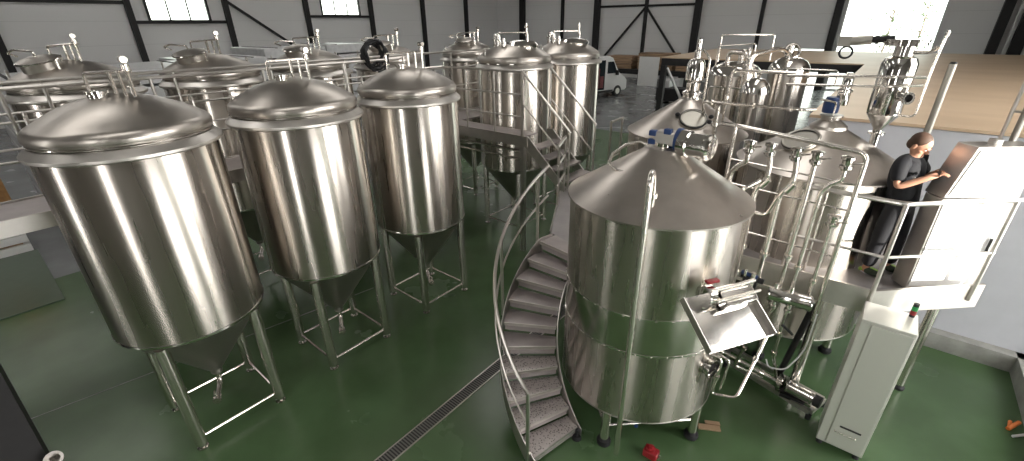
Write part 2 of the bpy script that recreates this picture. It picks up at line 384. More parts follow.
# ------------------------------------------------------------------ fermenter tanks
def ring_prof(prof): return prof
def fermenter(label, x, y, R=.69, zt=3.293, zb=1.442, dz=0, hatch=False, necks=False, group='tall cone-bottomed steel tanks', legs=True, name='fermentation_tank', seed=0, scale=1):
    zt += dz; k = R/.69
    t = thing(name, label, 'tank', (x, y, 0), group)
    MB().lathe([(R, zb), (R, zt-.04), (R-.002, zt-.035)], n=96).build('shell', 'brushed', t)
    MB().lathe([(R, zb-.012), (R+.006, zb-.006), (R+.006, zb+.016), (R, zb+.02)], n=96).build('bottom_seam', 'polish', t)
    L = R+.048
    MB().lathe([(R, zt-.05), (L-.006, zt-.035), (L, zt-.028), (L, zt-.004), (L-.006, zt+.002), (L-.062, zt+.052), (L-.075, zt+.054)], n=96).build('shoulder_ring', 'plate', t)
    r0 = L-.052; kr = .085*k; h = .30*k
    pr = [(L-.085, zt+.045), (L-.072, zt+.085), (r0-.02, zt+.092), (r0-.004, zt+.10)]
    for i in range(0, 8):
        a = radians(66)*i/7
        pr.append((r0-kr+kr*cos(a), zt+.125+kr*sin(a)))
    re, ze = pr[-1]
    for i in range(1, 13):
        u = i/12
        pr.append((re*(1-u), ze+(h-.08)*(1-(1-u)**1.9)))
    MB().lathe(pr, n=96).build('dome', 'dome', t)
    MB().torus((0, 0, zt+.072), L-.066, .008, n=72).build('dome_bead', 'polish', t)
    ztop = ze+h-.08
    MB().lathe([(R-.01, zb-.005), (.09, .62), (.06, .60), (.06, .54)], n=64).build('cone', 'cone', t)
    # outlet and bent drain pipe with a small butterfly valve
    o = MB().tube(fillet([(0, 0, .56), (0, 0, .40), (.22, -.12, .36)], .08), .03, 12).build('outlet_pipe', 'pipe', t)
    MB().cyl((.2, -.11, .365), (.27, -.145, .35), .045, n=14).tube([(.235, -.13, .4), (.235, -.13, .47), (.33, -.16, .48)], .009, 6).build('valve', 'pipe', o)
    A = radians(-84.6-39.617+0)  # feet on the diagonals
    hf = .611*k; feet = []
    for j in range(4):
        a = A+j*pi/2+radians(39.617*2-0)*0
        a = radians(-45)+j*pi/2
        fx, fy = hf*cos(a), hf*sin(a); feet.append((fx, fy))
        lg = MB().cyl((fx, fy, .07), (fx, fy, zb-.06), .06, n=20).build('leg', 'pipe', t)
        MB().lathe([(0, .0), (.055, .0), (.055, .018), (.03, .03), (.022, .075), (0, .075)], (fx, fy, 0), 16).build('foot_pad', 'polish', lg)
    for j in range(4):
        a = V((*feet[j], .15)); b = V((*feet[(j+1) % 4], .15)); d = (b-a).normalized()*.05
        MB().cyl(a+d, b-d, .014, n=8).build('cross_bar', 'pipe', t)
    def dz_at(r):
        u = 1-r/re; return ze+(h-.08)*(1-(1-u)**1.9)
    for a in (radians(-112), radians(100), radians(185)):
        r1 = re*.97; z = dz_at(r1)-.02
        mb = MB(); c = V((r1*cos(a), r1*sin(a), z)); n_ = V((-sin(a), cos(a), 0))
        m = Matrix.Rotation(a, 4, 'Z')
        mb.box(c+V((0, 0, .035)), (.012, .06, .09), a)
        mb.torus(c+V((0, 0, .095)), .026, .009, (cos(a), sin(a), 0), 14, 6)
        mb.build('lifting_lug', 'plate', t)
    if not necks:
        # cleaning-in-place arm: riser, cross pipe, drops onto the dome
        rz = radians(205); u = V((cos(rz), sin(rz), 0)); w = V((-u.y, u.x, 0))
        b = V((0, 0, ztop))
        MB().lathe([(.07, -.02), (.07, .03), (.085, .035), (.085, .055), (0, .06)], b+w*.12+V((0, 0, -.02)), 20).build('top_ferrule', 'polish', t)
        MB().tube(fillet([b+u*.30-w*.03+V((0, 0, -.09)), b+u*.30-w*.03+V((0, 0, .16)), b-u*.28-w*.02+V((0, 0, .19))], .04), .014, 8).build('spray_pipe', 'pipe', t)
        MB().tube([b-u*.05+V((0, 0, -.02)), b-u*.05+V((0, 0, .17))], .017, 8).tube([b-u*.16+V((0, 0, -.02)), b-u*.16+V((0, 0, .18))], .013, 8).build('riser_pipe', 'pipe', t)
        g = MB().tube([b-u*.26+V((0, 0, -.02)), b-u*.26+V((0, 0, .27))], .016, 8).build('pressure_pipe', 'pipe', t)
        MB().cyl(b-u*.26+V((0, 0, .19)), b-u*.26+V((0, 0, .24)), .032, n=12).cyl(b-u*.26+V((-.04, 0, .28)), b-u*.26+V((.04, 0, .28)), .028, n=12).build('relief_valve', 'pipe', g)
    if hatch:
        rz = radians(-60); c = V((.30*k*cos(rz), .30*k*sin(rz), ztop-.10)); ax = V((.22*cos(rz), .22*sin(rz), .97)).normalized()
        hm = MB().lathe([(.20, -.06), (.20, .10), (.225, .105), (.225, .125), (.19, .14), (.09, .165), (0, .17)], c, 28, ax).build('manway', 'dome', t)
        MB().torus(c+ax*.115, .225, .012, ax).build('clamp_ring', 'polish', hm)
        e = V((-sin(rz), cos(rz), 0))
        MB().tube(fillet([c+ax*.17, c+ax*.22, c+ax*.24-e*.28, c+ax*.20-e*.40, c+ax*.16-e*.28], .03), .012, 8).build('lid_lever', 'pipe', hm)
        for s_ in (-1, 1): MB().cyl(c+e*.24*s_+V((0, 0, -.05)), c+e*.24*s_+V((0, 0, .12)), .02, n=8).build('swing_bolt', 'pipe', hm)
    if necks:
        for q, (dx, dy, hh, rr) in enumerate(((-.35, -.14, .30, .075), (-.16, -.30, .26, .055), (.02, -.36, .22, .045))):
            zb_ = ztop-.16
            nk = MB().lathe([(rr, 0), (rr, hh*.6), (rr+.02, hh*.62), (rr+.02, hh*.70), (rr*.9, hh*.72), (rr*.9, hh), (0, hh)], (dx, dy, zb_), 18).build('neck', 'polish', t)
        MB().lathe([(.34, -.10), (.36, -.04), (.30, .02), (.15, .05), (0, .055)], (.12, .06, ztop-.03), 40).build('manway', 'polish', t)
        MB().tube(fillet([(-.16, -.30, ztop+.06), (-.16, -.30, ztop+.16), (.34, -.02, ztop+.16), (.34, -.02, ztop-.05)], .04), .016, 8).build('spray_pipe', 'pipe', t)
        MB().tube([(.30, .0, ztop+.1), (.30, 0, ztop+.32)], .018, 8).cyl((.30, 0, ztop+.24), (.30, 0, ztop+.28), .035, n=10).build('relief_valve', 'pipe', t)
    return t
FX = -5.31
F = fermenter('tall cone-bottomed steel tank, leftmost and nearest of the front row', FX, .895)
dup(F, (FX, 2.49, 0), 'tall cone-bottomed steel tank, middle one of the three in the front row')
dup(F, (FX, 4.131, 0), 'tall cone-bottomed steel tank of the front row standing next to the catwalk stairs')
G = fermenter('steel tank with round manway at the far left, behind the biggest front tank', -8.46, 1.10, dz=.16, hatch=True, group='steel tanks of the rear row')
for y, l in ((2.75, 'rear-row steel tank with lever-lidded manway seen between the first two front tanks'),
             (4.40, 'rear-row steel tank with lever-lidded manway seen above the middle front tank'),
             (6.15, 'rear-row steel tank behind the coiled black hose'),
             (8.60, 'farthest rear-row steel tank, small behind the catwalk railing')):
    dup(G, (-8.46, y, 0), l)
Hh = fermenter('steel tank with two necks standing right behind the catwalk platform and stairs', -6.05, 7.46, R=.75, dz=.17, necks=True, group='two-necked steel tanks by the catwalk')
dup(Hh, (-5.85, 9.07, 0), 'two-necked steel tank behind the stair handrails, next to the white van')

# ------------------------------------------------------------------ catwalk between the rows
CZ = 2.40
t = thing('catwalk', 'grey raised walkway running between the tank rows with a platform at the stairs', 'walkway', (-7.2, 3.0, 0))
def L(x, y, z): return (x+7.2, y-3.0, z)
MB().span(L(-7.62, -1.2, CZ-.03), L(-6.85, 9.8, CZ)).span(L(-6.85, 6.2, CZ-.03), L(-4.86, 6.62, CZ)).build('deck_plate', 'tread', t)
MB().span(L(-6.85, -1.2, CZ-.16), L(-6.82, 6.17, CZ+.02)).span(L(-6.85, 6.17, CZ-.17), L(-4.74, 6.2, CZ+.02)).span(L(-7.65, -1.2, CZ-.16), L(-7.62, 9.8, CZ+.02)).build('fascia', 'plate', t)
MB().span(L(-6.85, 6.62, CZ-.16), L(-5.2, 6.65, CZ)).build('cross_beam', 'plate', t)
for x, y in ((-7.55, 5.35), (-6.92, 5.35), (-7.55, 9.3), (-6.92, 9.3), (-7.55, 1.0), (-6.92, 1.0), (-5.0, 6.4)):
    MB().span(L(x-.04, y-.04, 0), L(x+.04, y+.04, CZ-.05)).build('post', 'plate', t)
for z in (2.1, 1.95):
    MB().cyl(L(-6.8, 6.3, z), L(-5.0, 6.3, z), .025, n=10).build('cable_pipe', 'pipe', t)
def railing(name, label, pts, h, posts, r=.02, mids=(.5,), base=None, group='stainless guard rails', cat='railing', mat='rail'):
    """pts: floor-level path; top rail at h above; posts at given parameter indices (points)"""
    o = V(pts[0]); t = thing(name, label, cat, o, group)
    P = [V(p)-o for p in pts]
    MB().tube(fillet([p+V((0, 0, h)) for p in P], .08), r*1.1, 10).build('top_rail', mat, t)
    for m in mids:
        MB().tube(fillet([p+V((0, 0, h*m)) for p in P], .06), r*.72, 8).build('mid_rail', mat, t)
    for p in posts:
        p = V(p)-o
        MB().cyl(p, p+V((0, 0, h)), r*.95, n=10).build('post', mat, t)
    return t
yy = [-.9, .3, 1.55, 2.85, 4.1, 5.3]
railing('guard_rail', 'long tube railing on the catwalk edge behind the three front tanks', [(-6.84, -1.2, CZ), (-6.84, 5.2, CZ)], 1.30, [(-6.84, y, CZ) for y in yy[:-1]], mids=(.45, .75))
railing('guard_rail', 'tube railing on the far catwalk edge in front of the rear-row tanks', [(-7.63, -1.2, CZ), (-7.63, 9.8, CZ)], 1.30, [(-7.63, y, CZ) for y in (-.6, .7, 2.0, 3.3, 4.6, 5.9, 7.2, 8.5, 9.7)], mids=(.45, .75))
railing('guard_rail', 'tube railing along the front edge of the catwalk platform above the stairs', [(-6.84, 5.25, CZ), (-6.80, 6.18, CZ), (-4.86, 6.18, CZ)], 1.10, [(-6.2, 6.18, CZ), (-6.82, 5.3, CZ), (-5.5, 6.18, CZ), (-4.86, 6.18, CZ)], mids=(.32, .66))
# straight steps from the catwalk platform down to the brewing platform
PZ = 1.60
t = thing('straight_stairs', 'short straight flight of open grey steps going down from the catwalk platform', 'stairs', (-4.0, 6.2, PZ))
def SL(x, y, z): return (x+4.0, y-6.2, z-PZ)
W2 = 6.98
for nme, y in (('stringer', 6.20), ('stringer', W2)):
    MB().solid([SL(-4.88, y-.012, CZ+.02), SL(-4.74, y-.012, CZ+.02), SL(-3.88, y-.012, PZ+.02), SL(-3.88, y-.012, PZ-.16), SL(-4.80, y-.012, CZ-.18), SL(-4.88, y-.012, CZ-.18)],
               [SL(-4.88, y+.012, CZ+.02), SL(-4.74, y+.012, CZ+.02), SL(-3.88, y+.012, PZ+.02), SL(-3.88, y+.012, PZ-.16), SL(-4.80, y+.012, CZ-.18), SL(-4.88, y+.012, CZ-.18)]).build(nme, 'plate', t)
for i in range(4):
    x = -4.70+i*.21; z = CZ-.16*(i+1)
    MB().span(SL(x-.03, 6.215, z-.03), SL(x+.20, W2-.015, z)).build('tread', 'tread', t)
for y, l in ((6.18, 'near sloping handrail of the straight steps, joined to the catwalk railing'), (W2+.03, 'far sloping handrail of the straight steps, in front of the two-necked tanks')):
    tt = thing('handrail', l, 'handrail', (-4.84, y, CZ), 'sloping handrails')
    MB().tube([(0, 0, 1.1), (1.0, 0, .2)], .02, 10).build('top_rail', 'rail', tt)
    MB().tube([(0, 0, .58), (1.0, 0, -.32)], .013, 8).build('mid_rail', 'rail', tt)
    MB().cyl((0, 0, 0), (0, 0, 1.1), .019, n=10).build('post', 'rail', tt)
    MB().cyl((.98, 0, -.76), (.98, 0, .21), .019, n=10).build('post', 'rail', tt)
railing('guard_rail', 'short railing at the left edge of the stair landing above the curved steps', [(-3.62, 5.48, PZ), (-3.90, 6.12, PZ)], .95, [(-3.64, 5.54, PZ), (-3.90, 6.12, PZ)], mids=(.35, .68), r=.022)
railing('guard_rail', 'small square railing frame beyond the landing with green floor behind it', [(-3.56, 7.02, PZ), (-3.58, 7.30, PZ), (-3.58, 7.50, PZ)], 1.08, [(-3.56, 7.02, PZ), (-3.58, 7.48, PZ)], mids=(.4,), r=.02)

# ------------------------------------------------------------------ brewing platform
TC = V((-1.52, 4.10, 0))
t = thing('brewing_platform', 'grey platform around the brewhouse vessels on steel legs, worker stands on it', 'platform', (0, 5.2, 0))
def PL(x, y, z): return (x, y-5.2, z)
MB().solid([PL(-3.95, 6.1, PZ-.03), PL(-3.58, 5.45, PZ-.03), PL(-3.12, 4.62, PZ-.03), PL(-2.44, 4.42, PZ-.03), PL(-2.30, 4.95, PZ-.03), PL(-1.9, 5.2, PZ-.03), PL(.40, 5.2, PZ-.03), PL(1.26, 6.04, PZ-.03), PL(1.26, 7.5, PZ-.03), PL(-3.95, 7.5, PZ-.03)],
           [PL(-3.95, 6.1, PZ), PL(-3.58, 5.45, PZ), PL(-3.12, 4.62, PZ), PL(-2.44, 4.42, PZ), PL(-2.30, 4.95, PZ), PL(-1.9, 5.2, PZ), PL(.40, 5.2, PZ), PL(1.26, 6.04, PZ), PL(1.26, 7.5, PZ), PL(-3.95, 7.5, PZ)]).build('floor_plate', 'decksheet', t)
MB().span(PL(-1.6, 5.17, PZ-.10), PL(.40, 5.20, PZ+.17)).build('kick_plate', 'plate', t)
MB().bar(PL(.40, 5.185, PZ+.035), PL(1.26, 6.025, PZ+.035), .03, .27).build('kick_plate', 'plate', t)
MB().bar(PL(-3.14, 4.62, PZ-.07), PL(-3.96, 6.1, PZ-.07), .012, .18).build('kick_plate', 'plate', t)
for x, y in ((.02, 5.35), (-2.0, 5.4), (-3.85, 7.3), (-3.5, 5.6), (1.05, 6.35), (-1.4, 7.45)):
    lg = MB().cyl(PL(x, y, .06), PL(x, y, PZ-.03), .05, n=18).build('leg', 'pipe', t)
    MB().lathe([(0, 0), (.07, 0), (.07, .03), (.04, .06), (0, .065)], PL(x, y, 0), 18).build('foot_pad', 'rubber', lg)
rt = railing('guard_rail', 'bright tube railing on the platform edge in front of the worker and cabinet', [(-.42, 5.19, PZ), (.39, 5.16, PZ), (1.20, 5.93, PZ)], 1.10, [(.39, 5.16, PZ), (1.18, 5.91, PZ)], mids=(.5,), r=.022)

# ------------------------------------------------------------------ curved stair round the front vessel
N = 10; RI, RO = .93, 1.60
t = thing('curved_staircase', 'curved stainless staircase with ten perforated treads wrapping round the front vessel', 'stairs', TC)
def pc(R, deg, z): return V((R*cos(radians(deg)), R*sin(radians(deg)), z))
th0 = 257.5
for i in range(N):
    a0 = th0-9.5*i; z = .16*(i+1)
    seg = 4; span_ = 10.6
    bot = [pc(RI+.015, a0-span_*k/seg, z-.02) for k in range(seg+1)]+[pc(RO-.015, a0-span_*k/seg, z-.02) for k in range(seg, -1, -1)]
    top = [p+V((0, 0, .02)) for p in bot]
    tr = MB().solid(bot, top).build('tread', 'antislip' if i < 4 else 'tread', t)
    a = pc(RI+.02, a0+.2, z); b = pc(RO-.02, a0+.2, z)
    MB().bar(a+V((0, 0, -.018)), b+V((0, 0, -.018)), .012, .04).build('nosing', 'plate', tr)
    a = pc(RI+.03, a0-.9, z-.078); b = pc(RO-.03, a0-.9, z-.078)
    MB().bar(a, b, .008, .085).build('riser', 'tread', tr)
def curved_plate(R, dz0, dz1, th=.012):
    K = 40; A = [th0+3-(9.5*N+2)*k/K for k in range(K+1)]
    z = lambda a: .16*((th0-a)/9.5+1)
    mb = MB(); P = []
    for a in A:
        lo = max(.02, z(a)+dz0); hi = max(lo+.04, min(z(a)+dz1, PZ+.03))
        P.append([mb.bm.verts.new(p) for p in (pc(R-th/2, a, lo), pc(R+th/2, a, lo), pc(R+th/2, a, hi), pc(R-th/2, a, hi))])
    for u, v in zip(P, P[1:]):
        for k in range(4): mb.bm.faces.new((u[k], u[(k+1) % 4], v[(k+1) % 4], v[k]))
    mb.bm.faces.new(P[0]); mb.bm.faces.new(P[-1][::-1]); return mb
curved_plate(RI, -.17, .03).build('inner_stringer', 'plate', t)
curved_plate(RO, -.20, .03).build('outer_stringer', 'plate', t)
def sp(R, a, dz): return pc(R, a, .16*((th0-a)/9.5+1)+dz)
a_s = th0-1
MB().tube([sp(1.64, a_s, .86)-V((0, 0, .02))]+[sp(1.64, a_s-(9.5*N-4)*k/36, .88) for k in range(37)], .02, 10).build('handrail', 'rail', t)
MB().tube([sp(1.64, a_s-(9.5*N-4)*k/36, .48) for k in range(37)], .012, 8).build('mid_rail', 'rail', t)
for a in (a_s, 203, 172):
    p = sp(1.64, a, 0); MB().cyl(p+V((0, 0, -.16 if a != a_s else -.1)), p+V((0, 0, .88)), .02, n=10).build('baluster', 'rail', t)
for R, a in ((RO, th0+1), (RI+.03, th0+1)):
    p = pc(R, a, 0)
    MB().cyl(p+V((0, 0, .05)), p+V((0, 0, .14)), .02, n=10).cyl(p, p+V((0, 0, .05)), .055, .045, n=18).build('foot', 'rubber', t)

# ------------------------------------------------------------------ brewhouse vessels
def vessel(label, c, R, zr, zb, apex, seams=(), legr=.7, cat='tank', name='brew_vessel', skirt=True):
    t = thing(name, label, cat, (c[0], c[1], 0), 'cone-roofed brewhouse vessels')
    zs = [zb]+list(seams)+[zr]
    mats = ['brushed', 'polish', 'brushed'] if len(zs) == 4 else ['brushed']*3
    for a, b, m in zip(zs, zs[1:], mats):
        MB().lathe([(R, a), (R, b)], n=96).build('shell', 'band' if m == 'polish' else 'brushed', t)
    MB().lathe([(0, zb), (R, zb), (R+.004, zb+.01), (R, zb+.02)], n=96).build('base_plate', 'cone', t)
    for s in seams:
        mb = MB(); mb.lathe([(R, s-.012), (R+.004, s-.01), (R+.004, s+.01), (R, s+.012)], n=96)
        for k in range(36): mb.ell((cos(k*pi/18)*(R+.004), sin(k*pi/18)*(R+.004), s-.004), (.009, .009, .009), 6)
        mb.build('seam_band', 'polish', t)
    MB().lathe([(R, zr-.02), (R+.025, zr-.012), (R+.025, zr+.006), (R, zr+.02), (R*.62, zr+(apex-zr)*.48), (.20, apex-.04), (.16, apex), (0, apex+.005)], n=96).build('cone_roof', 'roof', t)
    for a in ((-85, -8, 90, 180) if legr > .75 else (-90, 0, 90, 180)):
        x, y = legr*cos(radians(a)), legr*sin(radians(a))
        lg = MB().cyl((x, y, .09), (x, y, zb), .05, n=18).build('leg', 'pipe', t)
        MB().lathe([(0, 0), (.075, 0), (.08, .03), (.07, .06), (.03, .075), (.03, .1), (0, .1)], (x, y, 0), 20).build('rubber_foot', 'rubber', lg)
    return t
T = vessel('big cone-roofed steel vessel in front with the curved stairs wrapped round it', TC, .85, 2.69, .48, 3.16, (1.35, 1.76), .80)
# ring bar between the legs and a valve under the vessel
P4 = [(.80*cos(radians(a)), .80*sin(radians(a))) for a in (-85, -8, 90, 180)]
for k in range(4):
    a = V((*P4[k], .26)); b = V((*P4[(k+1) % 4], .26)); d = (b-a).normalized()*.05
    MB().cyl(a+d, b-d, .016, n=8).build('cross_bar', 'pipe', T)
MB().tube(fillet([(.30, -.50, .54), (.30, -.50, .34)], .05), .035, 12).build('drain_pipe', 'pipe', T)
MB().cyl((.30, -.50, .34), (.30, -.50, .40), .06, n=16).build('drain_flange', 'pipe', T)
MB().cyl((.30, -.50, .14), (.30, -.50, .34), .022, n=12).build('valve_stem', 'blue', T)
t = thing('drain_pump', 'small red pump casing on the green floor under the front vessel', 'pump', (-.97, 3.46, 0))
MB().box((0, 0, .05), (.15, .11, .09)).build('casing', 'red', t, bevel=.01)
MB().lathe([(0, 0), (.045, 0), (.045, .03), (.02, .035), (.02, .05), (0, .05)], (-.01, 0, .093), 16).build('cap', 'red', t)
MB().cyl((.055, -.0, .06), (.10, -.01, .06), .02, n=10).build('nozzle', 'pipe', t)
t = thing('wooden_board', 'worn offcut of wood lying on the floor beside the front vessel foot', 'board', (-.60, 4.22, .0), rz=.5)
MB().box((0, 0, .012), (.24, .07, .02)).box((.05, .07, .012), (.16, .05, .02)).build('plank', 'lumber', t)
# vertical overflow pipe
t = thing('overflow_pipe', 'long straight steel pipe running down the outside of the front vessel', 'pipe', (-1.257, 3.211, .05))
MB().tube(fillet([(0, 0, 0), (0, 0, 3.07), (-.03, .10, 3.11), (-.06, .22, 2.96), (-.06, .24, 2.76)], .08), .027, 14).build('pipe', 'pipe', t)
MB().cyl((-.06, .235, 2.84), (-.06, .235, 2.88), .045, n=16).build('clamp', 'pipe', t)
MB().span((-.012, 0, 1.5), (.012, .05, 1.54)).span((-.012, 0, .8), (.012, .05, .84)).span((-.012, 0, 2.4), (.012, .05, 2.44)).build('bracket', 'plate', t)
# agitator drive on the roof: blue gearbox flanges and a lying polished motor
t = thing('agitator_drive', 'polished lying motor with blue flanges on the roof of the front vessel', 'motor', (-1.52, 4.10, 3.16))
MB().cyl((0, 0, -.05), (0, 0, .05), .10, n=24).build('base_flange', 'polish', t)
MB().box((.02, 0, .09), (.20, .16, .12)).build('gearbox', 'plate', t, bevel=.015)
for x, z in ((-.09, .13), (-.09, .05), (.05, .16)):
    MB().box((x, -.06, z), (.07, .06, .05)).build('blue_bracket', 'blue', t, bevel=.008)
MB().cyl((.12, 0, .08), (.155, 0, .08), .11, n=24).build('blue_flange', 'blue', t)
MB().lathe([(0, 0), (.11, 0), (.12, .01), (.12, .09), (.105, .10), (.105, .24), (.115, .25), (.115, .28), (.095, .30), (0, .305)], (.155, 0, .06), 32, (1, -.15, 0)).build('motor_body', 'polish', t)
MB().cyl((.30, -.03, -.03), (.30, -.03, .0), .03, n=12).build('terminal_stub', 'polish', t)
t = thing('roof_hose', 'thin steel tube looping round on the roof of the front vessel', 'tube', (-1.52, 4.10, 3.0))
MB().tube([(-.10, -.02, .14), (-.24, .02, .17), (-.38, .0, .12), (-.46, -.12, .04), (-.42, -.26, -.02), (-.28, -.36, -.04), (-.12, -.38, -.03)], .015, 8).build('tube', 'pipe', t)

U = vessel('cone-roofed steel vessel behind the front one, left of the pipe manifold', (-2.29, 7.02), .85, 2.70, .6, 3.18, (), .7)
mh = MB().lathe([(.0, .03), (.16, .03), (.17, .0), (.185, .0), (.195, .03), (.185, .045), (.16, .04)], (.22, -.42, .02+2.93), 40, (.25, -.48, .85)).build('manway', 'cone', U)
MB().torus(V((.22, -.42, 2.95))+V((.25, -.48, .85)).normalized()*.03, .18, .016, (.25, -.48, .85), 36).build('clamp_ring', 'rubber', mh)
for dx, dy in ((.08, -.22), (.42, -.28), (.46, -.46), (.0, -.45)):
    MB().ell((dx, dy, 2.95+(.25-hypot(dx, dy))*.28+.12), (.035, .035, .03), 10).build('knob', 'rubber', U)
MB().lathe([(.13, 0), (.13, .09), (.145, .10), (.145, .13), (.10, .15), (.10, .26), (.13, .30), (.13, .52), (.10, .58), (.05, .60), (.05, .70), (.035, .72), (.035, .86), (0, .88)], (-.02, .10, 3.14), 28).build('vapour_neck', 'polish', U)
MB().tube(fillet([(.16, .1, 3.15), (.16, .1, 3.75), (.05, .1, 3.86)], .06), .016, 8).build('side_pipe', 'pipe', U)

Vv = vessel('wide cone-roofed kettle with a blue motor between the pipes and the worker', (-.46, 6.58), .90, 2.62, .55, 3.08, (), .7)
mh = MB().lathe([(0, .03), (.17, .03), (.18, .0), (.20, .0), (.205, .03), (.19, .05), (.17, .045)], (-.20, -.36, 2.92), 40, (-.2, -.42, .88)).build('manway', 'cone', Vv)
MB().torus(V((-.20, -.36, 2.92))+V((-.2, -.42, .88)).normalized()*.03, .19, .014, (-.2, -.42, .88), 36).build('clamp_ring', 'rubber', mh)
MB().lathe([(.20, -.04), (.19, .02), (.10, .09), (.10, .12), (.12, .125), (.12, .145), (0, .15)], (0, 0, 3.06), 32).build('motor_base', 'dome', Vv)
mo = MB().lathe([(0, 0), (.08, 0), (.085, .02), (.085, .14), (.07, .16), (.07, .18), (0, .18)], (-.03, 0, 3.225), 24).build('blue_motor', 'blue', Vv)
MB().lathe([(0, 0), (.06, 0), (.065, .02), (.065, .14), (.08, .15), (.08, .17), (.055, .18), (.055, .32), (.03, .36), (0, .36)], (.06, .02, 3.32), 20).build('motor_head', 'polish', Vv)
MB().tube(fillet([(.02, -.10, 3.12), (.02, -.10, 3.36), (-.14, -.10, 3.38)], .04), .012, 8).build('cable_tube', 'pipe', Vv)

# condenser column hanging over the kettle roof
t = thing('vapour_condenser', 'upright steel condenser column with cone bottom and round side port', 'condenser', (.01, 6.75, 2.80))
MB().lathe([(0, .0), (.045, 0), (.045, .20), (.085, .205), (.085, .225), (.045, .23), (.05, .27), (.16, .44), (.16, .46), (.165, .47), (.165, .98), (.14, 1.04), (.09, 1.06), (.09, 1.16), (.19, 1.165), (.19, 1.20), (.20, 1.205), (.20, 1.235), (0, 1.24)], (0, 0, 0), 36).build('column', 'polish', t)
pt = MB().lathe([(.045, 0), (.045, .09), (.065, .095), (.065, .12), (.04, .12), (.04, .05), (0, .05)], (.10, -.13, .64), 24, (.6, -.8, .1)).build('side_port', 'polish', t)
MB().lathe([(0, .0), (.038, .0), (.038, .004), (0, .004)], V((.10, -.13, .64))+V((.6, -.8, .1)).normalized()*.06, 20, (.6, -.8, .1)).build('port_glass', 'rubber', pt)
MB().tube(fillet([(-.05, 0, 1.10), (.22, 0, 1.10), (.27, 0, 1.16)], .03), .02, 10).build('side_pipe', 'pipe', t)
t = thing('process_valve', 'grey valve actuator with a black ring handle at the top of the condenser', 'valve', (-.54, 6.80, 3.97), 'roof valves')
MB().cyl((-.02, 0, .03), (.24, 0, .05), .05, n=20).box((-.01, 0, .03), (.12, .11, .11)).build('actuator', 'cone', t)
MB().cyl((.14, 0, .045), (.44, 0, .06), .036, n=14).cyl((.27, 0, .05), (.30, 0, .052), .045, n=16).cyl((.36, 0, .055), (.39, 0, .057), .045, n=16).build('stem', 'black', t)
MB().torus((.03, -.05, -.085), .062, .012, (.1, -1, .1), 24).build('ring_handle', 'rubber', t)

# pipe frames round the condenser and the roofs
def pipe(label, pts, r=.018, fr=.07, clamps=(), group=None, name='process_pipe', mat='pipe'):
    o = V(pts[0]); t = thing(name, label, 'pipe', o, group)
    P = [V(p)-o for p in pts]
    MB().tube(fillet(P, fr), r, 10).build('tube', mat, t)
    for c in clamps:
        i, u = c; a = P[i]; b = P[i+1]; p = a.lerp(b, u); d = (b-a).normalized()
        MB().cyl(p-d*.022, p+d*.022, r*1.75, n=14).build('clamp', mat, t)
    return t
pipe('steel tube bracket rising and bending round the right side of the condenser', [(.13, 6.70, 3.24), (.29, 6.70, 3.24), (.29, 6.70, 3.80), (.31, 6.72, 4.12)], .012, .05, ((2, .9),))
pipe('upper horizontal tube crossing in front of the condenser', [(-1.02, 6.55, 3.62), (.05, 6.55, 3.66), (.27, 6.68, 3.66)], .017, .06, ((0, .2), (0, .6)))
pipe('lower horizontal tube crossing in front of the condenser', [(-1.0, 6.52, 3.52), (.04, 6.52, 3.56), (.26, 6.66, 3.58)], .014, .06)
pipe('long tube running over the kettles from the left vessel neck to the blue motor', [(-1.98, 6.72, 3.05), (-1.98, 6.60, 3.22), (-.72, 6.10, 3.30), (-.60, 6.2, 3.30)], .018, .08, ((1, .1), (1, .55), (1, .9)))
pipe('square-bent tube frame hanging behind the manifold pipes', [(-1.75, 6.9, 2.9), (-1.75, 6.9, 3.62), (-.98, 6.9, 3.62)], .02, .08, ((0, .5),))
pipe('upright pipe with a blue label left of the square-bent tube frame', [(-1.72, 6.45, 2.0), (-1.72, 6.45, 3.2)], .03, .05, ((0, .8),))

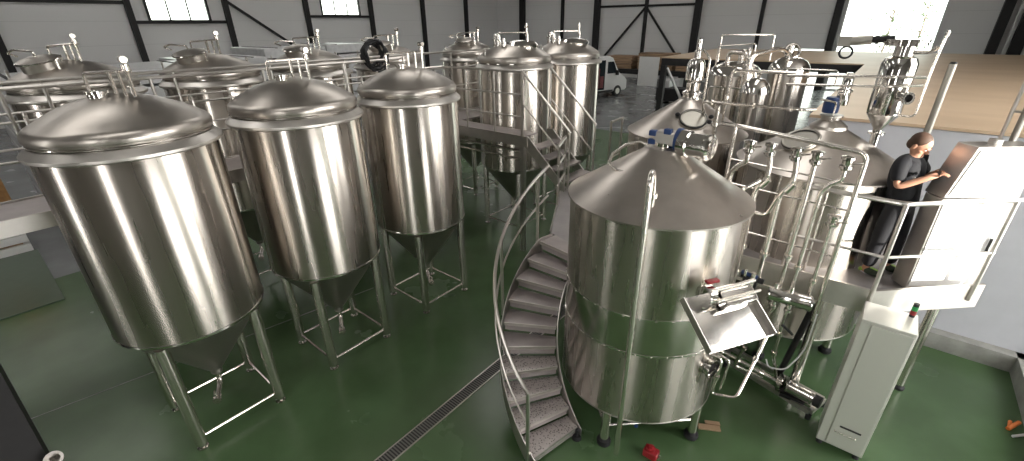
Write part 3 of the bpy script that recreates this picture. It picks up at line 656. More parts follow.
# ------------------------------------------------------------------ manifold in front of the kettle
FY = 5.24
t = thing('manifold_rack', 'tall inverted-U tube frame carrying the manifold pipes between the vessels', 'pipe frame', (-1.12, 5.05, 0))
def ML(x, y, z): return (x+1.12, y-5.05, z)
MB().tube(fillet([ML(-1.30, 5.12, 3.24), ML(-1.14, 5.05, 3.245), ML(.0, 5.05, 3.13), ML(.0, 5.05, 1.30)], .09), .023, 12).build('top_tube', 'pipe', t)
MB().cyl(ML(-1.14, 5.05, 1.5), ML(-1.14, 5.05, 3.24), .02, n=10).build('left_tube', 'pipe', t)
for z in (2.88, 2.62, 2.12): MB().cyl(ML(-1.14, 5.09, z), ML(.0, 5.09, z-.06), .010, n=8).build('cross_tube', 'pipe', t)
MB().span(ML(-1.14, 5.07, 1.50), ML(.0, 5.10, 1.53)).build('bottom_bar', 'plate', t)
def valve_pipe(label, x, ztop, zbot, bends=0, r=.027, y=5.0):
    t = thing('manifold_pipe', label, 'pipe', (x, y, zbot), 'upright manifold pipes')
    h = ztop-zbot
    if bends == 0: pts = [(0, 0, 0), (0, 0, h)]
    elif bends == 1: pts = [(-.13, 0, 0), (-.13, 0, h-.30), (-.08, 0, h-.22), (0, 0, h-.16), (0, 0, h)]
    else: pts = [(-.05, 0, 0), (-.05, 0, h-.55), (-.05, 0, h-.42), (.03, 0, h-.30), (.03, 0, h-.14), (0, 0, h)]
    MB().tube(fillet(pts, .05), r, 12).build('tube', 'pipe', t)
    v = MB().lathe([(0, -.05), (.03, -.07), (.055, -.045), (.055, -.02), (.04, -.012), (.044, .03), (.058, .04), (.058, .062), (.02, .07), (0, .06)], (pts[-1][0], 0, h), 16).build('valve', 'polish', t)
    MB().tube([(pts[-1][0], 0, h), (pts[-1][0]+.05, -.05, h+.01), (pts[-1][0]+.12, -.055, h+.03)], .008, 6).build('valve_handle', 'pipe', v)
    for z in ((h*.30, h*.02) if bends == 0 else (h*.25, h*.03)):
        MB().cyl((pts[0][0], 0, z), (pts[0][0], 0, z+.035), r*1.8, n=14).build('clamp', 'pipe', t)
    if bends == 2:
        MB().lathe([(0, -.06), (.04, -.05), (.04, .05), (0, .06)], (.02, 0, h-.34), 14, (.5, 0, .8)).build('inline_valve', 'polish', t)
    return t
valve_pipe('leftmost upright manifold pipe, kinked below its valve, beside the front vessel roof', -.96, 3.06, 1.62, 1)
valve_pipe('second upright manifold pipe from the left with an inline valve halfway', -.77, 3.06, 1.58, 2)
valve_pipe('third upright manifold pipe from the left with an inline valve halfway', -.54, 3.05, 1.55, 2)
valve_pipe('straight upright manifold pipe in the middle of the frame', -.37, 3.04, 1.50, 0, .024)
valve_pipe('upright manifold pipe with a gentle sideways bend under its valve at the right', -.13, 3.03, 1.48, 1, .022)
valve_pipe('rightmost short upright pipe standing low in front of the kettle', -.10, 2.45, 1.45, 0, .020, 5.03)
pipe('U-shaped tube hanging low between the two left manifold pipes', [(-1.0, 4.96, 2.55), (-1.0, 4.96, 2.42), (-.66, 4.96, 2.38), (-.60, 4.96, 2.6)], .018, .07, ((1, .1),))
pipe('slim upright pipe at the far left of the manifold behind the front vessel roof', [(-.93, 4.90, 1.75), (-.93, 4.90, 2.62), (-.78, 4.95, 2.75)], .022, .05, ((0, .1), (0, .9)))
for k, (x, z) in enumerate(((-.86, 2.0), (-.66, 2.1), (-.43, 2.0), (-.22, 2.1))):
    pipe('slim upright rear pipe %s of the manifold' % ('at the left side', 'left of the middle', 'right of the middle', 'at the right side')[k], [(x, 5.3, 1.62), (x, 5.3, z+.62)], .013, .03)

# brewhouse skid below: heat exchanger tube, pump, frame, small pipes
t = thing('tube_heat_exchanger', 'polished horizontal cylinder hung at the foot of the manifold pipes', 'heat exchanger', (-.45, 4.85, 1.58))
MB().lathe([(0, 0), (.075, .0), (.085, .015), (.085, .02), (.08, .03), (.08, .36), (.085, .37), (.085, .40), (.06, .415), (0, .42)], (0, 0, 0), 28, (1, .12, -.02)).build('shell', 'polish', t)
for x in (.08, .22):
    MB().cyl((x, 0, -.13), (x, 0, -.06), .028, n=12).cyl((x, 0, -.15), (x, 0, -.12), .04, n=14).build('nozzle', 'polish', t)
    MB().cyl((x-.02, .01, .07), (x-.02, .01, .13), .022, n=12).build('nozzle', 'polish', t)
t = thing('valve_block', 'cluster of dark valve fittings between the chute and the lying cylinder', 'valves', (-.62, 4.72, 1.72))
MB().box((0, 0, 0), (.13, .10, .12)).cyl((-.1, 0, .05), (.12, 0, .03), .03, n=12).build('body', 'black', t)
MB().cyl((.02, -.04, -.12), (.02, -.04, .12), .025, n=12).cyl((-.06, -.03, -.1), (-.06, -.03, .14), .018, n=12).build('fitting', 'pipe', t)
MB().cyl((-.10, -.02, .09), (.06, -.02, .07), .022, n=10).build('blue_sleeve', 'blue', t)
t = thing('skid_frame', 'low steel skid frame on the floor under the brewing platform', 'frame', (-.25, 5.1, 0))
for a, b in (((-.50, .30, .10), (.50, -.02, .10)), ((-.55, .60, .10), (.60, .30, .10)), ((-.50, .30, .10), (-.55, .60, .10)), ((.50, -.02, .10), (.60, .30, .10))):
    MB().bar(a, b, .05, .06).build('rail', 'plate', t)
for p in ((-.5, .3), (.5, -.02), (-.55, .6), (.6, .3)):
    MB().cyl((*p, 0), (*p, .08), .03, n=12).build('foot', 'rubber', t)
t = thing('centrifugal_pump', 'polished lying pump motor on the skid beside the tall steel cabinet', 'pump', (.0, 5.18, .24))
MB().lathe([(0, 0), (.05, 0), (.085, .02), (.085, .03), (.075, .04), (.075, .26), (.082, .27), (.082, .30), (.05, .32), (0, .32)], (-.05, .02, 0), 28, (1, -.18, 0)).build('motor', 'polish', t)
MB().lathe([(0, 0), (.09, 0), (.11, .02), (.11, .06), (.05, .08), (0, .08)], (-.14, .035, 0), 24, (1, -.18, 0)).build('pump_head', 'polish', t)
MB().box((.05, 0, -.10), (.26, .12, .05)).build('foot_plate', 'black', t)
MB().cyl((.25, -.03, 0), (.32, -.045, 0), .07, n=20).build('fan_cover', 'black', t)
pipe('vertical pipe dropping from the lying cylinder to the pump head', [(-.24, 4.86, 1.42), (-.24, 4.90, .80), (-.16, 5.12, .36)], .018, .06, ((0, .5), (0, .95)))
pipe('bent pipe dropping from the valves to the skid frame', [(-.36, 4.86, 1.42), (-.48, 4.92, 1.05), (-.62, 5.10, .30), (-.30, 5.2, .22)], .018, .06, ((0, .5), (1, .5)))
pipe('long low pipe running along the skid to the pump', [(-.95, 5.15, .42), (-.16, 5.20, .26)], .022, .05, ((0, .2), (0, .45), (0, .8)))
pipe('thin blue-white hose sagging from the platform to the skid', [(.02, 5.0, 1.42), (.02, 4.95, .95), (-.10, 4.95, .62), (-.26, 4.95, .58), (-.30, 4.97, .66)], .008, .15, (), name='hose', mat='paper')
pipe('short black handle bar sticking out under the lying cylinder', [(-.24, 4.80, 1.28), (-.12, 4.74, 1.24)], .014, .02, (), name='lever', mat='rubber')
pipe('dark diagonal strut beside the platform leg', [(-.02, 5.25, 1.45), (-.16, 5.4, .12)], .035, .02, (), name='strut', mat='black')
# looped sample pipe at the lower manhole
pipe('small looped sample pipe at the lower right side of the front vessel', [(-.72, 3.86, 1.27), (-.575, 3.85, 1.27), (-.60, 3.85, .82), (-.38, 3.85, .90), (-.30, 4.3, 1.45)], .014, .05, ((1, .5), (3, .6)))
pipe('second small looped pipe beside the sample pipe', [(-.70, 3.95, 1.24), (-.52, 3.92, 1.24), (-.54, 3.92, .86)], .012, .04, ((0, .5),))

# spent grain door and chute on the front vessel
t = thing('grain_chute', 'tilted open steel chute tray fixed to the right side of the front vessel', 'chute', (-.913, 3.32, 2.095))
Dv = V((.343, .58, 0)); vv = V((.33, -.17, -.29)); nn = Dv.cross(vv).normalized()
if nn.z < 0: nn = -nn
def quadbox(a, b, c, d, th, n_):
    return [a, b, c, d], [a+n_*th, b+n_*th, c+n_*th, d+n_*th]
mb = MB(); mb.solid(*quadbox(V((0, 0, 0)), vv, vv+Dv, Dv, .008, nn)); mb.build('tray', 'polish', t)
for nm, a, b, hh in (('side_flange', V((0, 0, 0)), vv, .07), ('side_flange', Dv, Dv+vv, .07), ('end_flange', vv, vv+Dv, .025)):
    tn_ = (b-a).cross(nn).normalized()*.008
    MB().solid([a, b, b+tn_, a+tn_], [a+nn*hh, b+nn*hh, b+nn*hh+tn_, a+nn*hh+tn_]).build(nm, 'plate', t)
dc = Dv*.30+vv*.10+nn*.08
hd = MB().lathe([(0, 0), (.09, 0), (.10, .01), (.10, .07), (.085, .085), (0, .09)], dc+V((-.03, -.02, 0)), 28, Dv).build('round_door', 'polish', t)
MB().solid(*quadbox(Dv*.45+vv*.02+nn*.03, Dv*.45+vv*.38+nn*.03, Dv*.95+vv*.38+nn*.03, Dv*.95+vv*.02+nn*.03, .10, nn)).build('hinge_box', 'polish', t, bevel=.01)
MB().cyl(Dv*.3+vv*.05+nn*.16, Dv*.95+vv*.05+nn*.18, .018, n=10).cyl(Dv*.3+vv*.25+nn*.16, Dv*.95+vv*.25+nn*.18, .014, n=10).build('hinge_bar', 'pipe', t)
MB().bar(Dv*.28-vv*.12+nn*.17, Dv*.44-vv*.10+nn*.19, .045, .025).build('red_knob', 'red', t, bevel=.004)
# oval lower manhole collar
a = V((.85, -.0, 0)); an = radians(-16)
MB().lathe([(.075, 0), (.075, .07), (.105, .075), (.105, .095), (.09, .095), (.09, .0)], V((.83*cos(an), .83*sin(an), 1.12)), 32, (cos(an), sin(an), 0)).build('port_collar', 'polish', T)
MB().lathe([(0, 0), (.092, 0), (.092, .004), (0, .004)], V((.865*cos(an), .865*sin(an), 1.12)), 32, (cos(an), sin(an), 0)).build('port_opening', 'rubber', T)

# ------------------------------------------------------------------ hot and cold liquor tanks behind
def slim_tank(label, x, y, R, zs, zb=.3, hoops=True):
    t = thing('water_tank', label, 'tank', (x, y, 0), 'slim upright tanks behind the brewhouse')
    MB().lathe([(R, zb), (R, zs)], n=64).build('shell', 'brushed', t)
    MB().lathe([(0, zb-.02), (R, zb)], n=64).build('base_plate', 'cone', t)
    MB().lathe([(R, zs), (R+.015, zs+.01), (R+.01, zs+.03), (R*.96, zs+.10), (R*.80, zs+.18), (R*.45, zs+.25), (0, zs+.27)], n=64).build('dome', 'polish', t)
    for a in (-90, 30, 150):
        MB().cyl((R*.8*cos(radians(a)), R*.8*sin(radians(a)), 0), (R*.8*cos(radians(a)), R*.8*sin(radians(a)), zb), .04, n=12).build('leg', 'pipe', t)
    return t, zs+.27
A_, za = slim_tank('stout upright steel tank with shiny dome behind the left kettle roof', -2.60, 10.5, .50, 3.22)
MB().tube(fillet([(-.35, -.2, za-.1), (-.35, -.2, za+.28), (.35, -.25, za+.34), (.35, -.25, za-.1)], .06), .016, 8).build('hoop_pipe', 'pipe', A_)
MB().tube(fillet([(-.1, -.3, za-.1), (-.1, -.3, za+.18), (.25, -.45, za+.18), (.5, -.5, za-.2), (.5, -.5, 2.2)], .1), .045, 12).build('bypass_pipe', 'pipe', A_)
MB().cyl((.05, .1, za), (.05, .1, za+.22), .06, n=14).cyl((.2, 0, za-.02), (.2, 0, za+.25), .04, n=12).build('neck', 'polish', A_)
for x in (-.30, .05): MB().tube(fillet([(x, -.56, 2.75), (x, -.56, 3.02), (x+.28, -.56, 3.02), (x+.28, -.56, 2.75)], .07), .018, 8).build('hand_hoop', 'pipe', A_)
B_, zb_ = slim_tank('slender upright steel tank to the right of the stout one, next to the bright doorway', -1.72, 11.1, .37, 3.30)
MB().torus((.0, -.1, zb_+.10), .14, .03, (.5, -.8, .4), 20).build('pipe_loop', 'polish', B_)
MB().cyl((-.05, 0, zb_-.03), (-.05, 0, zb_+.22), .07, n=16).build('neck', 'polish', B_)
C_, zc_ = slim_tank('small low steel tank with rounded top between the two upright tanks', -1.88, 9.2, .24, 3.05)
pipe('thick pipe arching between the stout and slender tanks', [(-2.22, 9.9, 2.4), (-2.22, 9.9, 3.62), (-1.85, 10.6, 3.74), (-1.75, 11.0, 3.6)], .045, .15, ((0, .5),))
pipe('thin square tube frame above the stout upright tank', [(-2.95, 10.4, 3.45), (-2.95, 10.4, 3.98), (-2.02, 10.6, 3.98), (-2.02, 10.6, 3.5)], .015, .04)
pipe('thin tube frame in front of the slender tank', [(-1.60, 9.6, 2.6), (-1.60, 9.6, 3.45), (-.75, 9.6, 3.45), (-.75, 9.6, 3.2), (-1.3, 9.6, 3.2)], .015, .07)

# ------------------------------------------------------------------ electrical cabinet by the worker
dd = V((.786, .619, 0)); nb = V((-.619, .786, 0)); P0 = V((.673, 5.754, PZ))
t = thing('control_cabinet', 'big sunlit white steel cabinet on the platform that the worker leans on', 'cabinet', P0)
z0 = .02
MB().solid([V((0, 0, z0)), dd*.70+V((0, 0, z0)), dd*.70+nb*.20+V((0, 0, z0)), nb*.20+V((0, 0, z0))],
           [V((0, 0, 1.04)), dd*.70+V((0, 0, 1.04)), dd*.70+nb*.20+V((0, 0, 1.04)), nb*.20+V((0, 0, 1.04))]).build('lower_body', 'plate', t, bevel=.006)
MB().solid([dd*.0-nb*.0+V((0, 0, 1.045)), dd*.72+V((0, 0, 1.045)), dd*.72+nb*.22+V((0, 0, 1.045)), nb*.22+V((0, 0, 1.045))],
           [dd*.13+V((0, 0, 1.55)), dd*.72+V((0, 0, 1.55)), dd*.72+nb*.22+V((0, 0, 1.55)), dd*.13+nb*.22+V((0, 0, 1.55))]).build('upper_body', 'plate', t, bevel=.006)
o = MB().solid([dd*.02-nb*.012+V((0, 0, .06)), dd*.68-nb*.012+V((0, 0, .06)), dd*.68+V((0, 0, .06)), dd*.02+V((0, 0, .06))],
           [dd*.02-nb*.012+V((0, 0, 1.0)), dd*.68-nb*.012+V((0, 0, 1.0)), dd*.68+V((0, 0, 1.0)), dd*.02+V((0, 0, 1.0))]).build('door', 'white', t)
MB().bar(dd*.62-nb*.03+V((0, 0, .45)), dd*.62-nb*.03+V((0, 0, .62)), .02, .02).build('door_handle', 'black', o)
MB().solid([dd*.035-nb*.012+V((0, 0, 1.08)), dd*.70-nb*.012+V((0, 0, 1.08)), dd*.70+V((0, 0, 1.08)), dd*.035+V((0, 0, 1.08))],
           [dd*.155-nb*.012+V((0, 0, 1.52)), dd*.70-nb*.012+V((0, 0, 1.52)), dd*.70+V((0, 0, 1.52)), dd*.155+V((0, 0, 1.52))]).build('upper_panel', 'white', t)
MB().cyl(dd*.36+nb*.1+V((0, 0, 1.55)), dd*.36+nb*.1+V((0, 0, 1.60)), .05, n=20).build('cable_gland', 'plate', t)
t = thing('steel_pole', 'thick plain grey pole rising behind the head of the worker', 'pole', (.46, 7.0, PZ))
MB().cyl((.0, 0, 0), (0, 0, 2.18), .035, n=16).build('pole', 'cone', t)
MB().cyl((0, 0, 2.18), (0, 0, 2.2), .036, .025, n=16).build('end_cap', 'rubber', t)
t = thing('ladder', 'steel ladder rails standing behind the sunlit cabinet at the right edge', 'ladder', (.98, 6.5, PZ))
MB().cyl((0, 0, 0), (0, 0, 2.3), .016, n=10).build('stile', 'rail', t)
MB().cyl((.09, .0, 0), (.09, 0, 2.1), .028, n=12).build('stile', 'cone', t)
for z in (.3, .6, .9, 1.2, 1.5, 1.8): MB().cyl((0, 0, z), (.09, 0, z), .012, n=8).build('rung', 'rail', t)

# tall stainless cabinet on the floor
t = thing('pump_cabinet', 'tall slim stainless cabinet on short feet standing on the green floor', 'cabinet', (.56, 4.90, 0))
MB().span((-.20, -.15, .07), (.21, .24, 1.66)).build('body', 'cabinet', t, bevel=.006)
o = MB().span((-.115, -.166, .10), (.195, -.152, 1.63)).build('door', 'cabinet', t, bevel=.004)
MB().span((-.195, -.158, .10), (-.125, -.152, 1.63)).build('trim_strip', 'cabinet', t)
MB().tube(fillet([(-.08, -.166, .30), (-.08, -.19, .30), (.10, -.19, .30), (.10, -.166, .30)], .01), .006, 6).build('door_handle', 'pipe', o)
MB().span((-.05, -.172, .36), (.13, -.166, .38)).build('vent_slot', 'black', o)
for x, y in ((-.16, -.10), (.17, -.10), (-.16, .20), (.17, .20)):
    MB().cyl((x, y, 0), (x, y, .07), .03, .022, n=14).build('foot', 'rubber', t)
t = thing('signal_light', 'small red and green stack light standing on the tall stainless cabinet', 'light', (.72, 5.08, 1.66))
MB().cyl((0, 0, 0), (0, 0, .025), .022, n=16).build('base', 'black', t)
MB().cyl((0, 0, .025), (0, 0, .07), .024, n=16).build('red_lens', 'red', t)
MB().cyl((0, 0, .07), (0, 0, .115), .024, n=16).build('green_lens', 'green', t)
MB().cyl((0, 0, .115), (0, 0, .145), .022, n=16).build('cap', 'black', t)
# orange handled tool at the lower right
t = thing('squeegee', 'orange and white handled floor tool leaning in at the lower right corner', 'tool', (2.02, 6.28, 0), rz=.3)
MB().tube([(0, 0, .03), (.14, .12, .06)], .022, 8).build('grip', 'orange', t)
MB().tube([(.0, -.10, .02), (.16, -.02, .03)], .014, 8).build('handle', 'white', t)
MB().tube([(.08, .14, .03), (.02, .02, .03)], .018, 8).build('strap', 'orange', t)

# ------------------------------------------------------------------ near left black column with a pipe end
t = thing('steel_column', 'black raking steel column at the lower left corner close to the camera', 'column', (-5.66, -.83, 0))
MB().span((-.44, -.30, 0), (.10, .24, .02)).build('base_plate', 'black', t)
MB().solid([(-.40, -.26, .02), (-.0, -.26, .02), (-.0, .20, .02), (-.40, .20, .02)], [(-1.35, -.26, 1.9), (-.95, -.26, 1.9), (-.95, .20, 1.9), (-1.35, .20, 1.9)]).build('shaft', 'black', t)
t = thing('pipe_stub', 'open grey pipe end beside the foot of the black column', 'pipe', (-5.72, -.60, .20))
MB().lathe([(.06, 0), (.06, .12), (.075, .125), (.075, .15), (.05, .15), (.05, .02), (.0, .02)], (0, 0, 0), 28, (.75, .1, .5)).build('pipe_end', 'plate', t)
MB().cyl((0, 0, -.20), (0, 0, .03), .03, n=12).build('stand', 'plate', t)

# ------------------------------------------------------------------ clutter on the left
t = thing('panel_pile', 'low pile of white sheet panels on the left behind the nearest tank', 'panels', (-13.9, -1.0, 0))
for k in range(5):
    MB().box((-.02*k, 0, .10+.2*k), (1.6-.03*k, 2.0, .15)).build('panel', 'white', t)
for k in range(4):
    MB().box((-.02*k, 0, .20+.2*k), (1.4, 1.8, .05)).build('spacer', 'lumber', t)
t = thing('cardboard_box', 'orange-brown cardboard box standing on the white panel pile', 'box', (-14.1, -.50, .98))
MB().box((0, 0, .6), (1.0, 1.1, 1.2)).build('carton', 'cardboard', t, bevel=.02)
MB().span((.502, -.10, .02), (.506, .10, 1.18)).build('tape', 'orange', t)
t = thing('floor_sheet', 'greyish translucent sheet lying flat on the green floor at the left edge', 'sheet', (-11.6, -.42, 0))
MB().box((0, 0, .012), (3.0, .95, .02)).build('sheet', 'board', t, bevel=.004)
# white wrapped stacks by the left wall
spots = [(-16.0, 3.6, 2.5, 3.36, 'long white film-wrapped panel stack seen above the nearest tank'),
         (-16.5, 1.4, 1.6, 3.25, 'white film-wrapped panel stack at the far left behind the tanks'),
         (-19.0, 6.3, 2.4, 3.32, 'white film-wrapped panel stack behind the second rear-row tank'),
         (-21.0, 9.6, 2.6, 3.5, 'white film-wrapped panel stack seen between the rear-row tanks'),
         (-22.0, 12.8, 2.6, 3.5, 'white film-wrapped panel stack left of the coiled hose')]
for x, y, w_, h_, l in spots:
    t = thing('wrapped_stack', l, 'stack', (x, y, 0), 'white wrapped panel stacks')
    for k in range(8):
        MB().box((.03*(k % 2), 0, h_*(k+.5)/8), (3.2, w_, h_/8-.06)).build('panel_bundle', 'paper', t, bevel=.03)
    for y2 in (-.3, .3):
        MB().box((0, y2*w_, h_/2-.02), (3.24, .08, h_+.01)).build('strap', 'black', t)

# coil of black hose on the catwalk rail
t = thing('hose_coil', 'coil of thick black hose hanging on the catwalk railing', 'hose', (-6.86, 4.72, 3.66))
mb = MB(); pts = []
for k in range(97):
    a = k/16*2*pi; rr = .17+.02*sin(k*.9)+.012*(k//16)
    pts.append((.04*sin(k*1.3)+.03*((k//16)-3), rr*cos(a)*.95, .12+rr*sin(a)*1.05))
mb.tube(pts, .022, 8); mb.build('hose', 'rubber', t)
MB().torus((.0, 0, -.02), .05, .008, (0, 1, 0), 14, 6).build('tie', 'rubber', t)

# ------------------------------------------------------------------ white van
van = thing('van', 'white panel van with its side door open, parked on the grey floor at the back', 'van', (-14.7, 25.4, 0), rz=radians(74))
side = [(-2.9, .35), (-2.9, 1.9), (-2.75, 2.35), (-2.5, 2.42), (.75, 2.42), (1.05, 2.32), (1.55, 1.62), (1.75, 1.38), (2.25, 1.12), (2.42, .95), (2.45, .45), (2.3, .35)]
def vside(w0): return [V((x, w0, z)) for x, z in side]
W = .98
mb = MB(); mb.solid(vside(-W), vside(W)); body = mb.build('body', 'vanwhite', van, bevel=.05)
MB().span((-.75, -W-.012, .5), (.42, -W-.004, 2.2)).build('door_opening', 'glassdark', van)
MB().span((-.60, -W-.03, .62), (-.05, -W-.014, 1.75)).span((.02, -W-.026, .62), (.3, -W-.014, 1.3)).build('load', 'vanin', van)
MB().span((-2.2, -W-.07, .42), (-.85, -W-.02, 2.25)).build('sliding_door', 'vanwhite', van, bevel=.02)
MB().solid([V((.62, -W-.006, 1.42)), V((1.50, -W-.006, 1.42)), V((1.12, -W-.006, 2.1)), V((.62, -W-.006, 2.1))],
           [V((.62, -W-.002, 1.42)), V((1.50, -W-.002, 1.42)), V((1.12, -W-.002, 2.1)), V((.62, -W-.002, 2.1))]).build('side_window', 'glassdark', van)
MB().solid([V((1.10, -.85, 2.26)), V((1.10, .85, 2.26)), V((1.60, .85, 1.60)), V((1.60, -.85, 1.60))],
           [V((1.13, -.85, 2.28)), V((1.13, .85, 2.28)), V((1.63, .85, 1.62)), V((1.63, -.85, 1.62))]).build('windscreen', 'glassdark', van)
MB().box((1.35, -W-.13, 1.45), (.12, .2, .28)).build('mirror', 'black', van, bevel=.02)
MB().box((2.40, -.7, .98), (.12, .3, .22)).box((2.40, .7, .98), (.12, .3, .22)).build('headlight', 'sight', van, bevel=.02)
MB().box((2.42, 0, .48), (.12, 1.9, .26)).build('bumper', 'black', van, bevel=.02)
MB().span((-.8, -W-.02, .32), (1.2, -W+.02, .46)).build('side_sill', 'black', van, bevel=.02)
for x in (-2.0, 1.6):
    for y in (-.88, .88):
        w_ = MB().lathe([(.18, -.11), (.32, -.11), (.34, -.08), (.34, .08), (.32, .11), (.18, .11)], (x, y*1.03, .34), 28, (0, 1, 0)).build('wheel', 'rubber', van)
        MB().lathe([(0, -.10), (.19, -.10), (.19, .10), (0, .10)], (x, y*1.04, .34), 20, (0, 1, 0)).build('hub', 'plate', w_)
    
# lumber rack by the back wall
t = thing('lumber_rack', 'black rack under the stacked brown timber by the back wall', 'rack', (-13.2, 33.5, 0))
MB().span((-4.6, -.8, .95), (4.6, .8, 1.08)).span((-4.6, -.85, .75), (4.6, -.75, .95)).build('bed', 'black', t)
for x in (-4.2, -1.5, 1.5, 4.2): MB().span((x-.08, -.7, 0), (x+.08, .7, .95)).build('leg', 'black', t)
k = 0
for x, w_, h_, nm in ((-16.4, 2.0, .9, 'left end'), (-13.6, 2.6, 1.15, 'middle'), (-10.6, 2.8, 1.05, 'right end')):
    t = thing('timber_stack', 'bundle of brown timber boards at the %s of the black rack' % nm, 'timber', (x, 33.5, 1.08), 'timber bundles on the rack')
    for j in range(5):
        MB().box((random.uniform(-.06, .06), 0, h_/5*(j+.5)), (w_, 1.4, h_/5-.03)).build('board_layer', 'lumber', t)
t = thing('flat_board', 'white flat board leaning in front of the timber bundles', 'board', (-13.9, 32.5, 0))
MB().box((0, 0, 1.0), (1.5, .06, 2.0)).build('board', 'white', t)
t = thing('white_crate', 'white boxes standing under the timber rack, left of the deck post', 'box', (-11.6, 31.5, 0))
MB().box((0, 0, .35), (1.1, .8, .7)).build('carton', 'paper', t, bevel=.02)
MB().box((0, 0, .72), (1.14, .84, .05)).build('lid', 'paper', t)
t = thing('black_machine', 'dark low machine on the grey floor under the plywood deck', 'machine', (-9.6, 26.2, 0))
MB().box((0, 0, .5), (1.6, 1.0, .7)).build('housing', 'black', t, bevel=.05)
MB().box((-.4, 0, 1.0), (.5, .6, .5)).build('cab', 'paper', t, bevel=.04)
for x in (-.5, .5):
    for y in (-.5, .5): MB().cyl((x, y-.06, .2), (x, y+.06, .2), .2, n=18).build('wheel', 'rubber', t)

# trees outside the big opening
for k, (x, y, hgt, l) in enumerate(((-1.2, 44, 6.5, 'bare thin tree outside the big back window, left one'), (.6, 46, 7.2, 'bare thin tree outside the big back window, right one'))):
    t = thing('tree', l, 'tree', (x, y, 0), 'bare trees outside')
    MB().tube([(0, 0, 0), (.05, 0, hgt*.5), (0, .1, hgt)], [.07, .045, .012], 8).build('trunk', 'bark', t)
    mb = MB()
    for i in range(46):
        z = random.uniform(hgt*.25, hgt*.95); a = random.uniform(0, 2*pi); l_ = random.uniform(.5, 1.3)*(1.15-z/hgt)
        p0 = V((0, 0, z)); p1 = p0+V((cos(a)*l_, sin(a)*l_*.5, l_*.7)); mb.tube([p0, (p0+p1)/2+V((0, 0, .05)), p1], [.02, .014, .006], 5)
    mb.build('branches', 'bark', t)
    mb = MB()
    for i in range(90):
        c = V((random.gauss(0, .6), random.gauss(0, .3), random.uniform(hgt*.2, hgt*.75)))
        mb.ell(c, (.07, .05, .05), 6)
    mb.build('leaves', 'hazard', t)

# ------------------------------------------------------------------ the worker
def skinned(name, chains, mat, parent, sub=2, root=0):
    """chains: list of (points, radii); the first point of every chain is a root unless it repeats an earlier point"""
    me = bpy.data.meshes.new(name); verts = []; edges = []; rad = []; roots = []
    def vid(p, r):
        for i, q in enumerate(verts):
            if (V(q)-V(p)).length < 1e-6: return i, False
        verts.append(tuple(p)); rad.append(r); return len(verts)-1, True
    for pts, rs in chains:
        prev = None
        for k, (p, r) in enumerate(zip(pts, rs)):
            i, new = vid(p, r)
            if k == 0 and new: roots.append(i)
            if prev is not None: edges.append((prev, i))
            prev = i
    me.from_pydata(verts, edges, []); me.update()
    o = bpy.data.objects.new(name, me); COL.objects.link(o)
    sk = o.modifiers.new('skin', 'SKIN'); sk.use_smooth_shade = True
    if not me.skin_vertices: me.attributes  # layer is made with the modifier
    if len(me.skin_vertices) == 0:
        bm = bmesh.new(); bm.from_mesh(me); bm.verts.layers.skin.verify(); bm.to_mesh(me); bm.free()
    sv = me.skin_vertices[0].data
    for i, r in enumerate(rad):
        sv[i].radius = (r, r) if not isinstance(r, tuple) else r
        sv[i].use_root = i in roots
    ss = o.modifiers.new('subdivision', 'SUBSURF'); ss.levels = sub; ss.render_levels = sub
    me.materials.append(M[mat]); o.parent = parent
    return o
wk = thing('person', 'person in black t-shirt and dark jeans leaning over the sunlit cabinet', 'person', (.41, 6.03, PZ))
def B(x, y, z): return (x-.46, y-6.03, z-PZ)
pel = B(.455, 6.03, 2.46); wst = B(.435, 6.02, 2.60); chs = B(.40, 6.00, 2.80); nkb = B(.405, 5.99, 2.935); nk = B(.43, 5.98, 2.985)
shR = B(.33, 5.83, 2.885); elR = B(.357, 5.72, 2.69); wrR = B(.565, 5.735, 2.83); paR = B(.625, 5.77, 2.865)
shL = B(.46, 6.16, 2.885); elL = B(.60, 6.22, 2.72); wrL = B(.64, 6.02, 2.83); paL = B(.66, 5.95, 2.865)
hipR = B(.42, 5.94, 2.42); knR = B(.385, 5.89, 2.08); anR = B(.365, 5.93, 1.70); 
hipL = B(.49, 6.12, 2.42); knL = B(.545, 6.13, 2.05); anL = B(.550, 6.15, 1.70)
heR = B(.345, 5.94, 1.635); toR = B(.50, 5.90, 1.63); heL = B(.53, 6.16, 1.635); toL = B(.68, 6.12, 1.63)
def fingers(pa, d, side, up=V((0, 0, 1))):
    pa = V(pa); d = V(d).normalized(); s_ = V(side).normalized(); out = []
    for k, ln in enumerate((.058, .066, .062, .05)):
        b = pa+s_*(-.027+.018*k)+d*.012; dn = d.cross(s_); dn = dn if dn.z < 0 else -dn
        out.append(([b, b+d*ln*.45+dn*.004, b+d*ln*.8+dn*.02, b+d*ln*.95+dn*.038], [.009, .0085, .008, .007]))
    b = pa-s_*.03-d*.02; out.append(([b, b-s_*.02+d*.02, b-s_*.028+d*.045], [.010, .009, .0075]))
    return out
hd_d = V((.45, -.10, -.35))
chains = [([pel, wst, chs, nkb, nk, V(nk)+V((.015, -.005, .03))], [(.10, .07), (.09, .07), (.10, .07), (.06, .05), (.05, .05), (.05, .05)]),
          ([nkb, shR, elR, wrR, paR], [(.06, .05), .045, .040, .029, (.034, .018)]),
          ([nkb, shL, elL, wrL, paL], [(.06, .05), .045, .040, .029, (.034, .018)]),
          ([pel, hipR, knR, anR, heR, toR], [(.10, .07), .065, .045, .034, .034, .026]),
          ([pel, hipL, knL, anL, heL, toL], [(.10, .07), .065, .045, .034, .034, .026])]
chains += fingers(paR, (.5, -.05, .25), (.1, .9, .1)) + fingers(paL, (.45, -.5, .1), (.7, .5, 0))
skinned('body', chains, 'skin', wk)
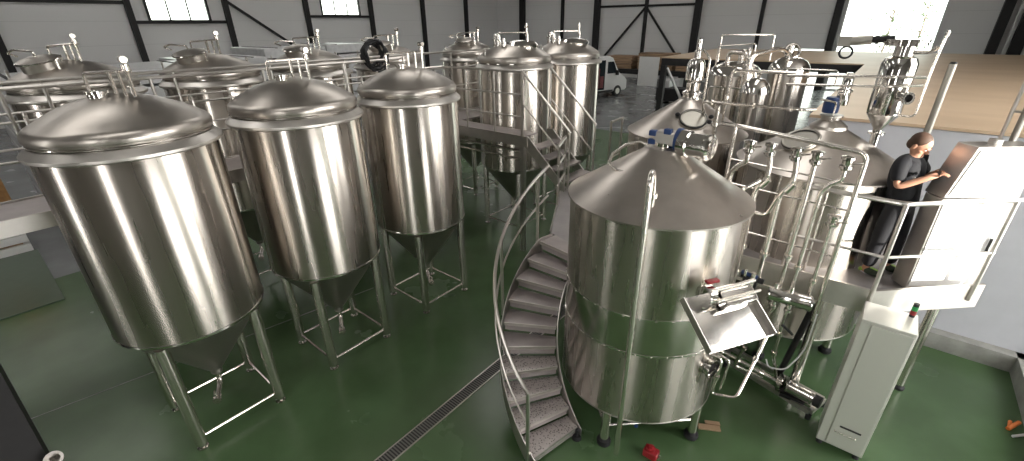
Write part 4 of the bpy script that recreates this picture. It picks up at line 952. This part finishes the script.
# head: egg-shaped skull, brow, nose, chin, ears, turned down towards the hands
hc = V(B(.425, 5.975, 3.085)); hm = Matrix.Rotation(radians(-22), 4, 'Z') @ Matrix.Rotation(radians(28), 4, 'Y')
def HP(x, y, z): return hc+hm @ V((x, y, z))
mb = MB()
mb.ell(HP(0, 0, .012), (.094, .075, .098), 24, hm).ell(HP(.028, 0, -.052), (.062, .058, .062), 18, hm).ell(HP(.068, 0, -.088), (.026, .028, .022), 12, hm)
mb.ell(HP(.098, 0, -.022), (.022, .013, .020), 10, hm).ell(HP(.082, 0, .018), (.022, .048, .014), 12, hm).ell(HP(.088, 0, -.060), (.012, .024, .006), 10, hm).ell(HP(.087, 0, -.070), (.012, .022, .006), 10, hm)
for s_ in (-1, 1): mb.ell(HP(-.005, .076*s_, -.015), (.018, .009, .03), 12, hm).ell(HP(.055, .045*s_, -.035), (.022, .018, .02), 10, hm)
mb.tube([hc+V((.0, 0, -.04)), V(nk)+V((.0, 0, -.02))], [.055, .055], 14)
head = mb.build('head', 'skin', wk)
mb = MB()
for s_ in (-1, 1): mb.ell(HP(.082, .030*s_, -.002), (.010, .012, .007), 10, hm)
mb.build('eyes', 'white', head)
mb = MB()
for s_ in (-1, 1): mb.ell(HP(.090, .030*s_, -.002), (.004, .005, .005), 8, hm).bar(HP(.094, .018*s_, .018), HP(.086, .046*s_, .016), .008, .006)
mb.build('pupils_and_brows', 'hair', head)
mb = MB(); mb.ell(HP(-.016, 0, .034), (.092, .082, .088), 24, hm).ell(HP(-.045, 0, -.01), (.058, .074, .07), 18, hm)
mb.build('hair', 'hair', head)
# clothes
cs = V(chs)
skinned('t_shirt', [([V(pel)+V((0, 0, -.05)), pel, wst, chs, nkb], [(.15, .12), (.155, .12), (.15, .125), (.165, .13), (.10, .085)]),
                    ([nkb, shR, V(shR).lerp(V(elR), .8)], [(.10, .085), .080, .064]),
                    ([nkb, shL, V(shL).lerp(V(elL), .8)], [(.10, .085), .080, .064])], 'shirt', wk)
mb = MB(); mb.ell(V(chs)+V((0, 0, .02)), (.125, .185, .15), 20).ell(V(wst), (.115, .155, .17), 20).build('shirt_body', 'shirt', wk)
mb = MB(); mb.ell(V(pel)+V((-.01, 0, -.01)), (.12, .155, .13), 20).build('waistband', 'jeans', wk)
skinned('jeans', [([V(pel)+V((0, 0, .09)), pel], [(.160, .128), (.165, .13)]),
                  ([pel, hipR, knR, V(anR)+V((0, 0, -.01))], [(.165, .13), .112, .082, .07]),
                  ([pel, hipL, knL, V(anL)+V((0, 0, -.01))], [(.165, .13), .112, .082, .07])], 'jeans', wk)
for h_, t_, l_ in ((heR, toR, -1), (heL, toL, 1)):
    h_ = V(h_); t_ = V(t_); d = (t_-h_).normalized()
    sh = skinned('shoe', [([h_+V((0, 0, .012)), h_.lerp(t_, .5)+V((0, 0, .012)), t_+d*.03+V((0, 0, .005))], [(.05, .048), (.05, .045), (.044, .034)])], 'shoe', wk)
    MB().bar(h_.lerp(t_, .35)+V((0, 0, .05)), h_.lerp(t_, .85)+V((0, 0, .042)), .03, .012).bar(h_+V((-.04, 0, 0))+V((0, 0, 0)), h_+V((.0, 0, .02)), .06, .02).build('laces', 'lime', sh)
MB().ell(V(shR)+V((.135, -.045, -.09)), (.012, .006, .016), 10).build('shirt_emblem', 'white', wk)

# ------------------------------------------------------------------ light
wd = bpy.data.worlds.new('sky'); sc.world = wd; wd.use_nodes = True
wd.node_tree.nodes['Background'].inputs['Color'].default_value = (.93, 1.0, .90, 1)
wd.node_tree.nodes['Background'].inputs['Strength'].default_value = 4.5
sun = bpy.data.lights.new('sun', 'SUN'); sun.energy = 14; sun.angle = radians(.6); sun.color = (1, .95, .86)
so = bpy.data.objects.new('sun', sun); COL.objects.link(so)
so.rotation_euler = V((.93, -.30, .22)).to_track_quat('Z', 'Y').to_euler()

# ------------------------------------------------------------------ camera
cam = bpy.data.cameras.new('camera'); co = bpy.data.objects.new('camera', cam); COL.objects.link(co)
cam.sensor_width = 36; cam.sensor_fit = 'HORIZONTAL'; cam.lens = 442.69/1024*36; cam.clip_start = .05; cam.clip_end = 200
co.matrix_world = Matrix.Translation((0, 0, 4.227)) @ Matrix.Rotation(radians(90-50.3835), 4, 'Z') @ Matrix.Rotation(radians(90-24.9855), 4, 'X') @ Matrix.Rotation(radians(-.7312), 4, 'Z')
sc.camera = co
sc.view_settings.view_transform = 'Standard'; sc.view_settings.look = 'None'; sc.view_settings.gamma = 1
sc.view_settings.exposure = 0.1; sc.view_settings.use_curve_mapping = False
